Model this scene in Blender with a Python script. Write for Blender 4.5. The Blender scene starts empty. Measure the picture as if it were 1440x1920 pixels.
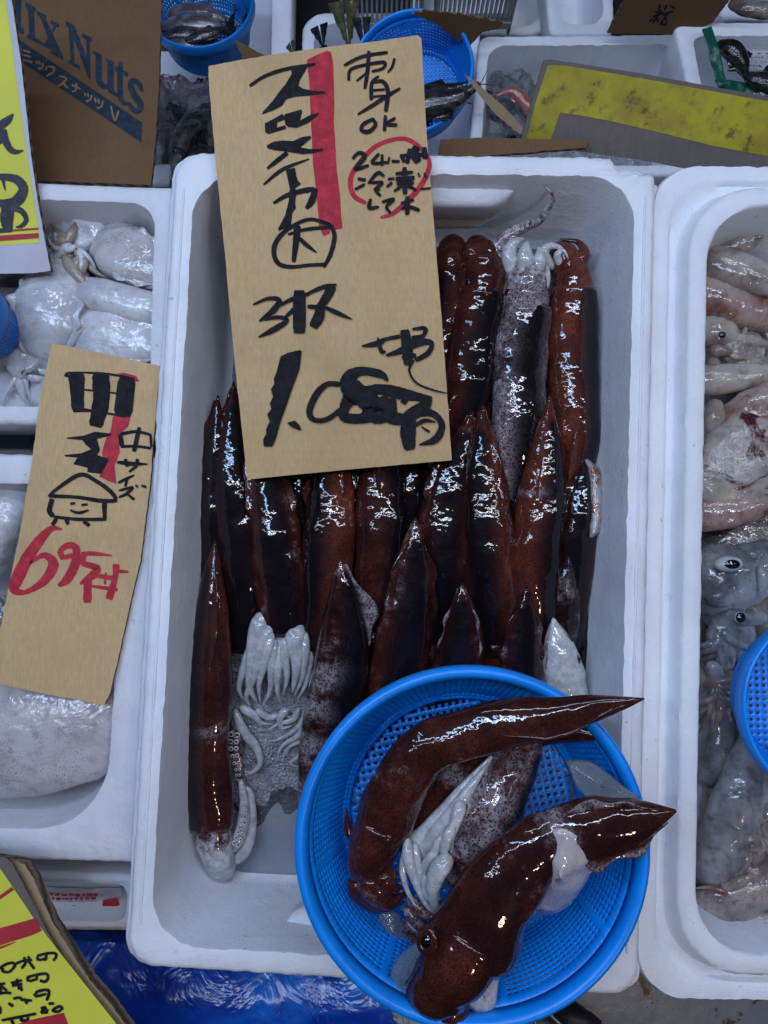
import bpy, bmesh, math, random
from mathutils import Vector, Matrix, noise as mnoise

# ------------------------------------------------------------------ camera, world, lamps, exposure
scene = bpy.context.scene
COL = scene.collection
F = 1443.0                       # focal length in photo pixels (photo 1440 x 1920)
CAM_H = 0.56                     # metres above the rim of the big foam box (rim = z 0)
TILT = math.radians(4.0)

cam_data = bpy.data.cameras.new("camera")
cam_data.sensor_fit = 'VERTICAL'
cam_data.sensor_height = 36.0
cam_data.sensor_width = 27.0
cam_data.lens = 36.0 * F / 1920.0
cam_data.clip_start = 0.01
cam_data.clip_end = 60.0
cam = bpy.data.objects.new("camera", cam_data)
COL.objects.link(cam)
cam.location = (0, 0, CAM_H)
cam.rotation_euler = (TILT, 0, 0)
scene.camera = cam

world = bpy.data.worlds.new("World")
scene.world = world
world.use_nodes = True
wb = world.node_tree.nodes["Background"]
wb.inputs[0].default_value = (0.42, 0.52, 0.85, 1)
wb.inputs[1].default_value = 0.022

def area(name, loc, target, size, size_y, power, color):
    d = bpy.data.lights.new(name, 'AREA')
    d.shape = 'RECTANGLE'
    d.size = size
    d.size_y = size_y
    d.energy = power
    d.color = color
    o = bpy.data.objects.new(name, d)
    COL.objects.link(o)
    o.location = loc
    dirv = Vector(target) - Vector(loc)
    o.rotation_euler = dirv.to_track_quat('-Z', 'Y').to_euler()
    return o

area("daylight_gap_left", (-0.60, 0.40, 1.30), (0, 0.20, -0.05), 0.06, 1.2, 7.8, (0.42, 0.64, 1.0))
area("daylight_gap_far", (0.10, 1.00, 1.30), (0, 0.25, -0.05), 1.3, 0.06, 8.4, (0.64, 0.76, 1.0))
area("tube_lamp", (-0.20, 0.15, 1.30), (-0.14, 0.15, 0), 0.022, 1.9, 4.1, (0.80, 0.86, 1.0))
area("tube_lamp_second", (0.40, 0.15, 1.25), (0.26, 0.15, 0), 0.022, 1.9, 4.5, (0.74, 0.82, 1.0))
area("warm_bulb", (0.50, -0.80, 1.0), (0.1, -0.2, 0), 0.07, 0.07, 1.4, (1.0, 0.74, 0.56))

vs = scene.view_settings
vs.view_transform = 'Standard'
vs.look = 'None'
vs.exposure = 0.0
vs.gamma = 1.0
scene.cycles.max_bounces = 6
scene.cycles.use_adaptive_sampling = True
scene.cycles.adaptive_threshold = 0.025
scene.cycles.sample_clamp_indirect = 4.0

# ------------------------------------------------------------------ helpers
CO, SI = math.cos(TILT), math.sin(TILT)
CAM = Vector((0, 0, CAM_H))

def ray(px, py):
    x, y, z = (px - 720.0) / F, -(py - 960.0) / F, -1.0
    return Vector((x, y * CO - z * SI, y * SI + z * CO))

def P(px, py, z):
    """world point at height z that stands at photo pixel (px, py)"""
    d = ray(px, py)
    return CAM + d * ((z - CAM_H) / d.z)

def mpp(z):
    return (CAM_H - z) / F

class Plane:
    def __init__(self, a, b, c):
        self.o = P(*a)
        self.n = (P(*b) - self.o).cross(P(*c) - self.o).normalized()
        if self.n.z < 0:
            self.n = -self.n
    def at(self, px, py, off=0.0):
        d = ray(px, py)
        t = (self.o - CAM).dot(self.n) / d.dot(self.n)
        return CAM + d * t + self.n * off

def rnd(seed):
    return random.Random(seed)

def catmull(pts, n):
    """resample a list of tuples (any length) into n+1 smooth tuples"""
    m = len(pts)
    if m == 2:
        return [tuple(a + (b - a) * i / n for a, b in zip(*pts)) for i in range(n + 1)]
    ext = [tuple(2 * a - b for a, b in zip(pts[0], pts[1]))] + list(pts) + [tuple(2 * a - b for a, b in zip(pts[-1], pts[-2]))]
    out = []
    for i in range(n + 1):
        s = i / n * (m - 1)
        k = min(int(s), m - 2)
        t = s - k
        p0, p1, p2, p3 = ext[k], ext[k + 1], ext[k + 2], ext[k + 3]
        out.append(tuple(0.5 * (2 * b + (c - a) * t + (2 * a - 5 * b + 4 * c - d) * t * t + (3 * b - a - 3 * c + d) * t ** 3)
                         for a, b, c, d in zip(p0, p1, p2, p3)))
    return out

def interp(prof, t):
    for (t0, v0), (t1, v1) in zip(prof, prof[1:]):
        if t <= t1:
            k = (t - t0) / max(1e-9, t1 - t0)
            k = max(0, min(1, k))
            return v0 + (v1 - v0) * k
    return prof[-1][1]

class MB:
    def __init__(self):
        self.v, self.f, self.m, self.attr = [], [], [], []
    def vert(self, co, a=(0, 0, 0, 0)):
        self.v.append(tuple(co))
        self.attr.append(a)
        return len(self.v) - 1
    def face(self, idx, m=0):
        self.f.append(tuple(idx))
        self.m.append(m)
    def box(self, lo, hi, m=0):
        b = len(self.v)
        for z in (lo[2], hi[2]):
            for x, y in ((lo[0], lo[1]), (hi[0], lo[1]), (hi[0], hi[1]), (lo[0], hi[1])):
                self.vert((x, y, z))
        for q in ((0, 3, 2, 1), (4, 5, 6, 7), (0, 1, 5, 4), (1, 2, 6, 5), (2, 3, 7, 6), (3, 0, 4, 7)):
            self.face([b + i for i in q], m)
    def grid(self, rows, closed=False, m=0):
        """rows: list of lists of vertex indices"""
        for a, b in zip(rows, rows[1:]):
            n = len(a)
            for i in range(n if closed else n - 1):
                j = (i + 1) % n
                self.face((a[i], a[j], b[j], b[i]), m)
    def build(self, name, mats, parent=None, smooth=True, origin=None, attrs=False):
        me = bpy.data.meshes.new(name)
        if parent is not None:
            org = Vector(parent.get("_o", parent.location)) if False else parent.location.copy()
        elif origin is not None:
            org = Vector(origin)
        else:
            xs = [p[0] for p in self.v]; ys = [p[1] for p in self.v]; zs = [p[2] for p in self.v]
            org = Vector(((min(xs) + max(xs)) / 2, (min(ys) + max(ys)) / 2, min(zs)))
        if parent is not None:
            q = parent.parent
            while q is not None:
                org = org + q.location
                q = q.parent
        me.from_pydata([(p[0] - org.x, p[1] - org.y, p[2] - org.z) for p in self.v], [], self.f)
        if not isinstance(mats, (list, tuple)):
            mats = [mats]
        for mt in mats:
            me.materials.append(mt)
        me.polygons.foreach_set("material_index", self.m)
        me.polygons.foreach_set("use_smooth", [smooth] * len(self.f))
        if attrs:
            for k, nm in enumerate(("dors", "along", "pale", "flesh")):
                at = me.attributes.new(nm, 'FLOAT', 'POINT')
                at.data.foreach_set("value", [a[k] for a in self.attr])
        me.update()
        o = bpy.data.objects.new(name, me)
        COL.objects.link(o)
        if parent is not None:
            o.parent = parent
        else:
            o.location = org
        return o

def tag(o, label, cat, group=None, kind=None):
    o["label"] = label
    o["category"] = cat
    if group:
        o["group"] = group
    if kind:
        o["kind"] = kind
    return o

def structure(o, kind="structure"):
    o["kind"] = kind
    return o

def empty(name, loc, label, cat, group=None):
    o = bpy.data.objects.new(name, None)
    o.empty_display_size = 0.02
    COL.objects.link(o)
    o.location = loc
    return tag(o, label, cat, group)

def fix_normals(o):
    bm = bmesh.new()
    bm.from_mesh(o.data)
    bmesh.ops.recalc_face_normals(bm, faces=bm.faces)
    bm.to_mesh(o.data)
    bm.free()
    return o

def sharp_by_angle(o, deg=40):
    o.data.set_sharp_from_angle(angle=math.radians(deg))
    return o

# ------------------------------------------------------------------ materials
class NT:
    def __init__(self, name):
        self.mat = bpy.data.materials.new(name)
        self.mat.use_nodes = True
        self.nt = self.mat.node_tree
        self.bsdf = self.nt.nodes["Principled BSDF"]
    def n(self, typ, **kw):
        nd = self.nt.nodes.new(typ)
        for k, v in kw.items():
            setattr(nd, k, v)
        return nd
    def link(self, a, b):
        self.nt.links.new(a, b)
    def put(self, sock, val):
        if hasattr(val, "is_linked") or hasattr(val, "links"):
            self.link(val, sock)
        else:
            sock.default_value = val
    def coord(self):
        if not hasattr(self, "_c"):
            self._c = self.n("ShaderNodeTexCoord").outputs["Object"]
        return self._c
    def shifted(self):
        """object coordinates moved by a per object random offset"""
        if not hasattr(self, "_s"):
            oi = self.n("ShaderNodeObjectInfo")
            mu = self.n("ShaderNodeMath", operation='MULTIPLY')
            self.link(oi.outputs["Random"], mu.inputs[0]); mu.inputs[1].default_value = 17.0
            ad = self.n("ShaderNodeVectorMath", operation='ADD')
            self.link(self.coord(), ad.inputs[0]); self.link(mu.outputs[0], ad.inputs[1])
            self._s = ad.outputs[0]
        return self._s
    def noise(self, scale, detail=3.0, rough=0.55, vec=None, dist=0.0):
        nd = self.n("ShaderNodeTexNoise")
        self.link(vec or self.shifted(), nd.inputs["Vector"])
        nd.inputs["Scale"].default_value = scale
        nd.inputs["Detail"].default_value = detail
        nd.inputs["Roughness"].default_value = rough
        nd.inputs["Distortion"].default_value = dist
        return nd.outputs["Fac"]
    def voronoi(self, scale, feature='F1', vec=None):
        nd = self.n("ShaderNodeTexVoronoi", feature=feature)
        self.link(vec or self.shifted(), nd.inputs["Vector"])
        nd.inputs["Scale"].default_value = scale
        return nd.outputs["Distance"]
    def ramp(self, fac, stops):
        nd = self.n("ShaderNodeValToRGB")
        self.link(fac, nd.inputs[0])
        el = nd.color_ramp.elements
        while len(el) < len(stops):
            el.new(0.5)
        for e, (p, c) in zip(el, stops):
            e.position = p
            e.color = (c if len(c) == 4 else (*c, 1)) if isinstance(c, (tuple, list)) else (c, c, c, 1)
        return nd.outputs["Color"]
    def mix(self, fac, a, b, blend='MIX'):
        nd = self.n("ShaderNodeMix", data_type='RGBA', blend_type=blend)
        self.put(nd.inputs[0], fac)
        for s, v in ((nd.inputs[6], a), (nd.inputs[7], b)):
            if isinstance(v, (tuple, list)):
                v = (*v, 1) if len(v) == 3 else v
            self.put(s, v)
        return nd.outputs[2]
    def math(self, op, a, b=0.0, clamp=False):
        nd = self.n("ShaderNodeMath", operation=op, use_clamp=clamp)
        self.put(nd.inputs[0], a); self.put(nd.inputs[1], b)
        return nd.outputs[0]
    def smooth(self, v, lo, hi):
        nd = self.n("ShaderNodeMapRange", interpolation_type='SMOOTHSTEP')
        self.put(nd.inputs[0], v)
        nd.inputs[1].default_value = lo; nd.inputs[2].default_value = hi
        return nd.outputs[0]
    def attr(self, name, obj=False):
        nd = self.n("ShaderNodeAttribute", attribute_name=name)
        if obj:
            nd.attribute_type = 'OBJECT'
        return nd.outputs["Fac"]
    def bump(self, h, strength, dist=0.001, normal=None):
        nd = self.n("ShaderNodeBump")
        self.link(h, nd.inputs["Height"])
        nd.inputs["Strength"].default_value = strength
        nd.inputs["Distance"].default_value = dist
        if normal is not None:
            self.link(normal, nd.inputs["Normal"])
        return nd.outputs[0]
    def out(self, color=None, rough=None, normal=None, **kw):
        b = self.bsdf
        if color is not None:
            self.put(b.inputs["Base Color"], (*color, 1) if isinstance(color, tuple) and len(color) == 3 else color)
        if rough is not None:
            self.put(b.inputs["Roughness"], rough)
        if normal is not None:
            self.link(normal, b.inputs["Normal"])
            self.link(normal, b.inputs["Coat Normal"])
        for k, v in kw.items():
            self.put(b.inputs[k.replace("_", " ")], v)
        return self.mat

M = {}

def m_foam(name, base, dirt):
    t = NT(name)
    cell = t.voronoi(260.0, vec=t.coord())
    cell2 = t.voronoi(420.0, 'DISTANCE_TO_EDGE', vec=t.coord())
    nz = t.noise(14.0, 5.0, 0.65)
    fine = t.noise(900.0, 2.0, 0.5)
    c = t.mix(t.smooth(nz, 0.35, 0.75), base, tuple(x * 0.86 for x in base))
    spots = t.smooth(t.noise(55.0, 3.0, 0.7), 0.66, 0.76)
    c = t.mix(t.math('MULTIPLY', spots, dirt), c, (0.30, 0.26, 0.22))
    sp2 = t.smooth(t.noise(190.0, 1.0, 0.4), 0.765, 0.79)
    c = t.mix(t.math('MULTIPLY', sp2, 0.4), c, (0.16, 0.13, 0.12))
    c = t.mix(t.math('MULTIPLY', t.smooth(cell2, 0.05, 0.0), 0.05), c, tuple(x * 0.55 for x in base))
    strk = t.n("ShaderNodeMapping"); t.link(t.shifted(), strk.inputs[0]); strk.inputs["Scale"].default_value = (40, 9, 9)
    c = t.mix(t.math('MULTIPLY', t.smooth(t.noise(1.0, 5.0, 0.7, vec=strk.outputs[0]), 0.56, 0.75), dirt * 0.7), c, (base[0] * 0.62, base[1] * 0.60, base[2] * 0.58))
    h = t.math('ADD', t.math('MULTIPLY', t.smooth(cell2, 0.0, 0.12), 0.5), t.math('MULTIPLY', cell, 0.5))
    nrm = t.bump(h, 0.35, 0.0006)
    nrm = t.bump(t.smooth(t.noise(45.0, 4.0, 0.7), 0.5, 0.75), 0.2, 0.002, nrm)
    nrm = t.bump(fine, 0.15, 0.0003, nrm)
    nrm = t.bump(nz, 0.25, 0.004, nrm)
    return t.out(c, 0.5, nrm, Specular_IOR_Level=0.35)

M['foam'] = m_foam("white_foam", (0.80, 0.815, 0.87), 0.2)
M['foam_old'] = m_foam("stained_foam", (0.70, 0.70, 0.75), 0.5)
M['foam_yellowed'] = m_foam("yellowed_foam", (0.72, 0.69, 0.64), 0.5)

def m_card(name, base):
    t = NT(name)
    fib = t.n("ShaderNodeMapping"); t.link(t.coord(), fib.inputs[0]); fib.inputs["Scale"].default_value = (700, 120, 400)
    f1 = t.noise(1.0, 4.0, 0.7, vec=fib.outputs[0])
    f2 = t.noise(420.0, 3.0, 0.7)
    blot = t.noise(18.0, 4.0, 0.6)
    c = t.mix(t.smooth(f1, 0.3, 0.7), tuple(x * 0.9 for x in base), tuple(min(1, x * 1.08) for x in base))
    c = t.mix(t.math('MULTIPLY', t.smooth(f2, 0.62, 0.75), 0.6), c, tuple(x * 0.55 for x in base))
    c = t.mix(t.math('MULTIPLY', t.smooth(blot, 0.48, 0.78), 0.5), c, tuple(x * 0.66 for x in base))
    c = t.mix(t.math('MULTIPLY', t.smooth(t.noise(6.0, 3.0, 0.6), 0.52, 0.70), 0.35), c, (base[0] * 0.72, base[1] * 0.70, base[2] * 0.68))
    wv = t.n("ShaderNodeTexWave", wave_type='BANDS', bands_direction='Y')
    t.link(t.coord(), wv.inputs[0]); wv.inputs["Scale"].default_value = 45.0; wv.inputs["Distortion"].default_value = 0.6
    nrm = t.bump(wv.outputs["Fac"], 0.12, 0.0006)
    nrm = t.bump(f2, 0.2, 0.0003, nrm)
    return t.out(c, 0.85, nrm, Specular_IOR_Level=0.15)

M['card'] = m_card("cardboard", (0.57, 0.385, 0.20))
M['card_dark'] = m_card("cardboard_brown", (0.155, 0.085, 0.043))
M['card_tan'] = m_card("cardboard_tan", (0.33, 0.235, 0.14))

t = NT("cardboard_edge")
wv = t.n("ShaderNodeTexWave", wave_type='BANDS', bands_direction='DIAGONAL'); t.link(t.coord(), wv.inputs[0]); wv.inputs["Scale"].default_value = 55.0
M['card_edge'] = t.out(t.mix(wv.outputs["Fac"], (0.05, 0.032, 0.02), (0.24, 0.165, 0.095)), 0.9)

def m_ink(name, col, rough=0.45):
    t = NT(name)
    nz = t.noise(160.0, 4.0, 0.7)
    c = t.mix(t.smooth(nz, 0.35, 0.8), col, tuple(min(1, x * 1.7 + 0.008) for x in col))
    return t.out(c, rough, None, Specular_IOR_Level=0.12)

M['ink'] = m_ink("black_marker", (0.011, 0.011, 0.014), 0.75)
M['ink_red'] = m_ink("red_marker", (0.36, 0.018, 0.034))
M['ink_brush'] = m_ink("thin_black_paint", (0.035, 0.035, 0.045))
M['ink_navy'] = m_ink("navy_print", (0.016, 0.028, 0.045), 0.7)
M['ink_card'] = m_ink("bare_cardboard_lettering", (0.20, 0.13, 0.07), 0.8)

def m_plain(name, col, rough=0.5, var=0.15, scale=30.0, bump=0.0, **kw):
    t = NT(name)
    nz = t.noise(scale, 4.0, 0.65)
    c = t.mix(t.smooth(nz, 0.3, 0.75), col, tuple(x * (1 - var) for x in col))
    nrm = t.bump(t.noise(scale * 6, 3.0, 0.6), bump, 0.001) if bump else None
    return t.out(c, rough, nrm, **kw)

M['blue'] = m_plain("blue_plastic", (0.002, 0.27, 0.92), 0.34, 0.22, 25.0, 0.06, Specular_IOR_Level=0.5)
M['blue_deep'] = m_plain("blue_plastic_old", (0.003, 0.19, 0.62), 0.38, 0.2, 25.0, 0.06)
M['yellow'] = m_plain("yellow_card", (0.66, 0.64, 0.055), 0.6, 0.14, 12.0, 0.05)
M['paper'] = m_plain("white_paper", (0.50, 0.49, 0.55), 0.55, 0.15, 30.0, 0.05)
M['red'] = m_plain("red_print", (0.45, 0.02, 0.03), 0.6, 0.3, 20.0)
M['crate'] = m_plain("grey_plastic", (0.36, 0.36, 0.35), 0.5, 0.2, 20.0)
M['black'] = m_plain("black_plastic", (0.012, 0.012, 0.014), 0.4, 0.3, 40.0, 0.2)
M['wire'] = m_plain("steel_wire", (0.35, 0.34, 0.33), 0.35, 0.3, 60.0, 0.1, Metallic=0.8)
M['green'] = m_plain("green_plastic", (0.006, 0.10, 0.065), 0.3, 0.3, 40.0, 0.4)
M['red_bulb'] = m_plain("clear_film", (0.5, 0.5, 0.52), 0.2, 0.1, 20.0)

# yellow sign that got dirty inside its plastic sleeve
t = NT("dirty_yellow_card")
n1 = t.noise(22.0, 5.0, 0.7); n2 = t.noise(70.0, 4.0, 0.7)
c = t.mix(t.smooth(n1, 0.35, 0.7), (0.40, 0.36, 0.015), (0.26, 0.20, 0.02))
c = t.mix(t.smooth(n2, 0.54, 0.70), c, (0.10, 0.075, 0.02))
M['yellow_dirty'] = t.out(c, 0.4, t.bump(n2, 0.15, 0.001), Coat_Weight=0.4, Coat_Roughness=0.25)
t = NT("grey_worn_board")
mp = t.n("ShaderNodeMapping"); t.link(t.coord(), mp.inputs[0]); mp.inputs["Scale"].default_value = (260, 30, 60); mp.inputs["Rotation"].default_value = (0, 0, 0.5)
n1 = t.noise(1.0, 4.0, 0.7, vec=mp.outputs[0]); n2 = t.noise(40.0, 5.0, 0.7)
c = t.mix(n1, (0.085, 0.068, 0.062), (0.16, 0.13, 0.118))
c = t.mix(t.smooth(n2, 0.55, 0.75), c, (0.10, 0.07, 0.055))
M['grey_board'] = t.out(c, 0.7, t.bump(n1, 0.2, 0.0006))

# table / floor: grey paint with rusty patches
t = NT("worn_grey_paint")
n1 = t.noise(35.0, 6.0, 0.7); n2 = t.noise(9.0, 4.0, 0.6); n3 = t.noise(120.0, 3.0, 0.6)
c = t.mix(n2, (0.10, 0.115, 0.135), (0.20, 0.22, 0.25))
c = t.mix(t.smooth(n1, 0.55, 0.6), c, (0.045, 0.028, 0.02))
M['table'] = t.out(c, t.math('ADD', t.math('MULTIPLY', n3, 0.4), 0.15), t.bump(n1, 0.3, 0.002))

# --- wet squid skin
def m_squid(name, flesh_col=(0.54, 0.54, 0.56)):
    t = NT(name)
    dors, along, pale, flesh = (t.attr(k) for k in ("dors", "along", "pale", "flesh"))
    tone = t.attr("tone", True)      # 0 dark .. 1 orange
    opale = t.attr("paleness", True)
    big = t.noise(40.0, 4.0, 0.62)
    mid = t.noise(170.0, 4.0, 0.65)
    fine = t.noise(800.0, 3.0, 0.6)
    k = t.math('ADD', t.math('MULTIPLY', big, 0.62), t.math('MULTIPLY', mid, 0.26))
    k = t.math('ADD', k, t.math('MULTIPLY', t.math('SUBTRACT', fine, 0.5), 0.55))
    k = t.math('ADD', k, t.math('MULTIPLY', t.math('SUBTRACT', tone, 0.5), 0.42))
    brown = t.ramp(k, [(0.20, (0.011, 0.004, 0.005)), (0.42, (0.045, 0.011, 0.009)), (0.62, (0.112, 0.026, 0.015)), (0.86, (0.27, 0.070, 0.025))])
    # small light flecks in the brown skin
    # pale skin with dark chromatophore dots
    d1 = t.smooth(t.voronoi(480.0), 0.44, 0.30)
    d2 = t.smooth(t.voronoi(980.0), 0.40, 0.28)
    dots = t.math('MAXIMUM', d1, t.math('MULTIPLY', d2, 0.55))
    brown = t.mix(t.math('MULTIPLY', dots, 0.5), brown, (0.016, 0.005, 0.005))
    palec = t.mix(t.smooth(mid, 0.35, 0.7), (0.17, 0.125, 0.140), (0.33, 0.29, 0.32))
    palec = t.mix(t.math('MULTIPLY', dots, 0.88), palec, (0.030, 0.014, 0.012))
    pm = t.math('ADD', t.math('ADD', pale, opale), t.math('MULTIPLY', t.math('SUBTRACT', big, 0.5), 2.0))
    pm = t.math('ADD', pm, t.math('MULTIPLY', t.math('SUBTRACT', mid, 0.5), 0.9))
    pm = t.smooth(pm, 0.25, 0.95)
    col = t.mix(pm, brown, palec)
    # dark band along the back
    st = t.math('ADD', dors, t.math('MULTIPLY', t.math('SUBTRACT', mid, 0.5), 0.30))
    st = t.smooth(st, 0.52, 1.02)
    st = t.math('MULTIPLY', st, t.attr("band", True))
    st = t.math('MULTIPLY', st, t.math('SUBTRACT', 1.0, t.math('MULTIPLY', flesh, 1.0), True))
    col = t.mix(st, col, (0.007, 0.005, 0.007))
    fc = t.mix(t.smooth(mid, 0.35, 0.7), tuple(x * 0.66 for x in flesh_col), flesh_col)
    fc = t.mix(t.math('MULTIPLY', t.smooth(t.voronoi(430.0), 0.16, 0.08), 0.55), fc, (0.10, 0.06, 0.06))
    fm = t.smooth(t.math('ADD', flesh, t.math('MULTIPLY', t.math('SUBTRACT', mid, 0.5), 0.7)), 0.35, 0.7)
    col = t.mix(fm, col, fc)
    rip = t.noise(70.0, 2.0, 0.5)
    nrm = t.bump(rip, 0.17, 0.006)
    nrm = t.bump(t.noise(210.0, 2.0, 0.5), 0.055, 0.003, nrm)
    nrm = t.bump(t.noise(600.0, 2.0, 0.5), 0.03, 0.0010, nrm)
    rough = t.math('ADD', 0.24, t.math('MULTIPLY', mid, 0.15))
    m = t.out(col, rough, nrm, Specular_IOR_Level=0.04, Coat_Weight=0.9, Coat_Roughness=0.022)
    return m

M['squid'] = m_squid("wet_squid_skin")

def m_flesh(name, a, b, speck, spk_amt, rough=0.16, bs=0.3):
    t = NT(name)
    big = t.noise(30.0, 4.0, 0.6); mid = t.noise(120.0, 4.0, 0.65)
    c = t.mix(t.smooth(big, 0.35, 0.68), a, b)
    c = t.mix(t.math('MULTIPLY', t.smooth(mid, 0.52, 0.72), 0.5), c, tuple(x * 0.62 for x in b))
    d = t.smooth(t.voronoi(620.0), 0.30, 0.18)
    sm = t.math('MULTIPLY', t.math('MULTIPLY', d, t.smooth(t.noise(26.0, 3.0, 0.6), 0.45, 0.62)), spk_amt)
    c = t.mix(sm, c, speck)
    nrm = t.bump(t.noise(34.0, 3.0, 0.55, dist=0.9), bs * 0.8, 0.010)
    nrm = t.bump(t.noise(90.0, 3.0, 0.6), bs * 0.7, 0.004, nrm)
    nrm = t.bump(t.noise(210.0, 2.0, 0.5), bs * 0.25, 0.0025, nrm)
    nrm = t.bump(t.noise(500.0, 2.0, 0.5), bs * 0.2, 0.0010, nrm)
    return t.out(c, rough + 0.15, nrm, Subsurface_Weight=0.35, Subsurface_Radius=(1.0, 0.7, 0.6), Subsurface_Scale=0.004, Specular_IOR_Level=0.2, Coat_Weight=0.9, Coat_Roughness=0.022)

M['cuttle'] = m_flesh("white_cuttlefish", (0.60, 0.61, 0.64), (0.46, 0.46, 0.49), (0.12, 0.09, 0.08), 0.35)
M['cuttle_speck'] = m_flesh("speckled_pale_skin", (0.54, 0.51, 0.53), (0.42, 0.38, 0.39), (0.07, 0.045, 0.045), 0.85)
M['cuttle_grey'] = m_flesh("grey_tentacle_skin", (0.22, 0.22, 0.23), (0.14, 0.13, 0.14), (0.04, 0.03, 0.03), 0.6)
M['grey_blue'] = m_flesh("blue_grey_squid_skin", (0.30, 0.31, 0.33), (0.10, 0.10, 0.115), (0.03, 0.03, 0.035), 0.8)
M['beige_squid'] = m_flesh("beige_squid_skin", (0.40, 0.36, 0.32), (0.19, 0.145, 0.125), (0.09, 0.04, 0.03), 0.8)
M['rosy_squid'] = m_flesh("rosy_brown_squid_skin", (0.38, 0.28, 0.25), (0.13, 0.04, 0.025), (0.10, 0.03, 0.02), 0.9)
M['grey_brown'] = m_flesh("grey_brown_squid_skin", (0.32, 0.27, 0.25), (0.12, 0.085, 0.075), (0.04, 0.03, 0.03), 0.8)
M['purple_flesh'] = m_flesh("purple_grey_fish_skin", (0.26, 0.20, 0.24), (0.07, 0.045, 0.06), (0.03, 0.02, 0.03), 0.4, 0.1, 0.5)
M['tan_tentacle'] = m_flesh("tan_tentacle_skin", (0.36, 0.31, 0.26), (0.24, 0.19, 0.155), (0.08, 0.05, 0.04), 0.4)
t = NT("blood_stained_squid_skin")
big = t.noise(30.0, 4.0, 0.65, dist=1.2); mid = t.noise(120.0, 4.0, 0.65)
c = t.mix(t.smooth(mid, 0.35, 0.7), (0.38, 0.34, 0.31), (0.24, 0.20, 0.18))
c = t.mix(t.smooth(big, 0.50, 0.60), c, (0.055, 0.012, 0.010))
M['bloody'] = t.out(c, 0.15, t.bump(t.noise(250.0, 3.0, 0.6), 0.4, 0.002), Coat_Weight=0.5, Coat_Roughness=0.06)

M['eye_white'] = m_plain("eye_white", (0.46, 0.47, 0.48), 0.15, 0.2, 200.0)
M['eye_dark'] = m_plain("eye_pupil", (0.004, 0.004, 0.006), 0.05, 0.1, 50.0, 0.0, Coat_Weight=1.0)

def m_fish(name, dark, light):
    t = NT(name)
    mp = t.n("ShaderNodeMapping"); t.link(t.shifted(), mp.inputs[0]); mp.inputs["Scale"].default_value = (60, 160, 120)
    n1 = t.noise(1.0, 4.0, 0.6, vec=mp.outputs[0])
    sc = t.voronoi(700.0)
    c = t.mix(t.smooth(n1, 0.40, 0.72), dark, light)
    c = t.mix(t.math('MULTIPLY', sc, 0.4), c, dark)
    return t.out(c, 0.22, t.bump(sc, 0.25, 0.0006), Metallic=0.25, Coat_Weight=0.6, Coat_Roughness=0.08)

M['fish_dark'] = m_fish("dark_fish_skin", (0.025, 0.022, 0.024), (0.12, 0.11, 0.11))
M['fish_silver'] = m_fish("silver_fish_skin", (0.09, 0.08, 0.085), (0.30, 0.27, 0.27))
M['fish_black'] = m_fish("black_fish_skin", (0.010, 0.010, 0.011), (0.05, 0.05, 0.05))
M['fish_pink'] = m_fish("pink_fish_skin", (0.36, 0.12, 0.10), (0.50, 0.24, 0.20))
M['fish_tail'] = m_fish("yellow_green_fin", (0.10, 0.10, 0.045), (0.26, 0.24, 0.12))

# crushed ice, clear ice
t = NT("crushed_ice")
v1 = t.voronoi(420.0, vec=t.coord()); n1 = t.noise(60.0, 5.0, 0.7); n2 = t.noise(450.0, 3.0, 0.6)
c = t.mix(t.smooth(n1, 0.3, 0.75), (0.38, 0.38, 0.41), (0.20, 0.20, 0.23))
c = t.mix(t.math('MULTIPLY', t.smooth(t.voronoi(260.0, vec=t.coord()), 0.35, 0.1), 0.6), c, (0.55, 0.55, 0.58))
nrm = t.bump(v1, 0.9, 0.003); nrm = t.bump(n2, 0.5, 0.0012, nrm)
M['ice'] = t.out(c, 0.14, nrm, Specular_IOR_Level=0.5, Coat_Weight=0.4)
t = NT("clear_ice")
n1 = t.noise(90.0, 4.0, 0.7); n2 = t.noise(400.0, 3.0, 0.6)
nrm = t.bump(n1, 0.7, 0.004); nrm = t.bump(n2, 0.3, 0.0012, nrm)
M['ice_clear'] = t.out((0.80, 0.84, 0.90), 0.08, nrm, Transmission_Weight=0.85, IOR=1.31)

# thin blue plastic bag
t = NT("blue_plastic_bag")
n1 = t.noise(9.0, 3.0, 0.6, dist=0.8)
c = t.mix(t.smooth(n1, 0.35, 0.7), (0.003, 0.03, 0.30), (0.010, 0.17, 0.66))
nrm = t.bump(t.noise(26.0, 3.0, 0.6, dist=1.2), 0.28, 0.010)
M['bag'] = t.out(c, 0.22, nrm, Specular_IOR_Level=0.5)

# translucent fin membrane
t = NT("translucent_fin")
n1 = t.noise(110.0, 4.0, 0.7)
c = t.mix(t.smooth(n1, 0.40, 0.62), (0.42, 0.40, 0.42), (0.26, 0.085, 0.04))
M['fin_clear'] = t.out(c, 0.15, t.bump(n1, 0.3, 0.002), Alpha=0.72, Coat_Weight=0.5)
t = NT("wet_membrane")
n1 = t.noise(90.0, 4.0, 0.7)
c = t.mix(n1, (0.30, 0.32, 0.33), (0.12, 0.14, 0.15))
M['membrane'] = t.out(c, 0.1, t.bump(n1, 0.4, 0.002), Alpha=0.55, Coat_Weight=0.6)

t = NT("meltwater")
M['water'] = t.out((0.60, 0.62, 0.66), 0.03, t.bump(t.noise(60.0, 2.0, 0.5), 0.06, 0.003), Transmission_Weight=1.0, IOR=1.33)  # grey tint, put in to darken the box floor seen through it

t = NT("clear_wrap_film")
n1 = t.noise(70.0, 4.0, 0.65, dist=1.0)
M['film'] = t.out((0.92, 0.93, 0.96), 0.06, t.bump(n1, 0.8, 0.006), Transmission_Weight=1.0, IOR=1.25)
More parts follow.
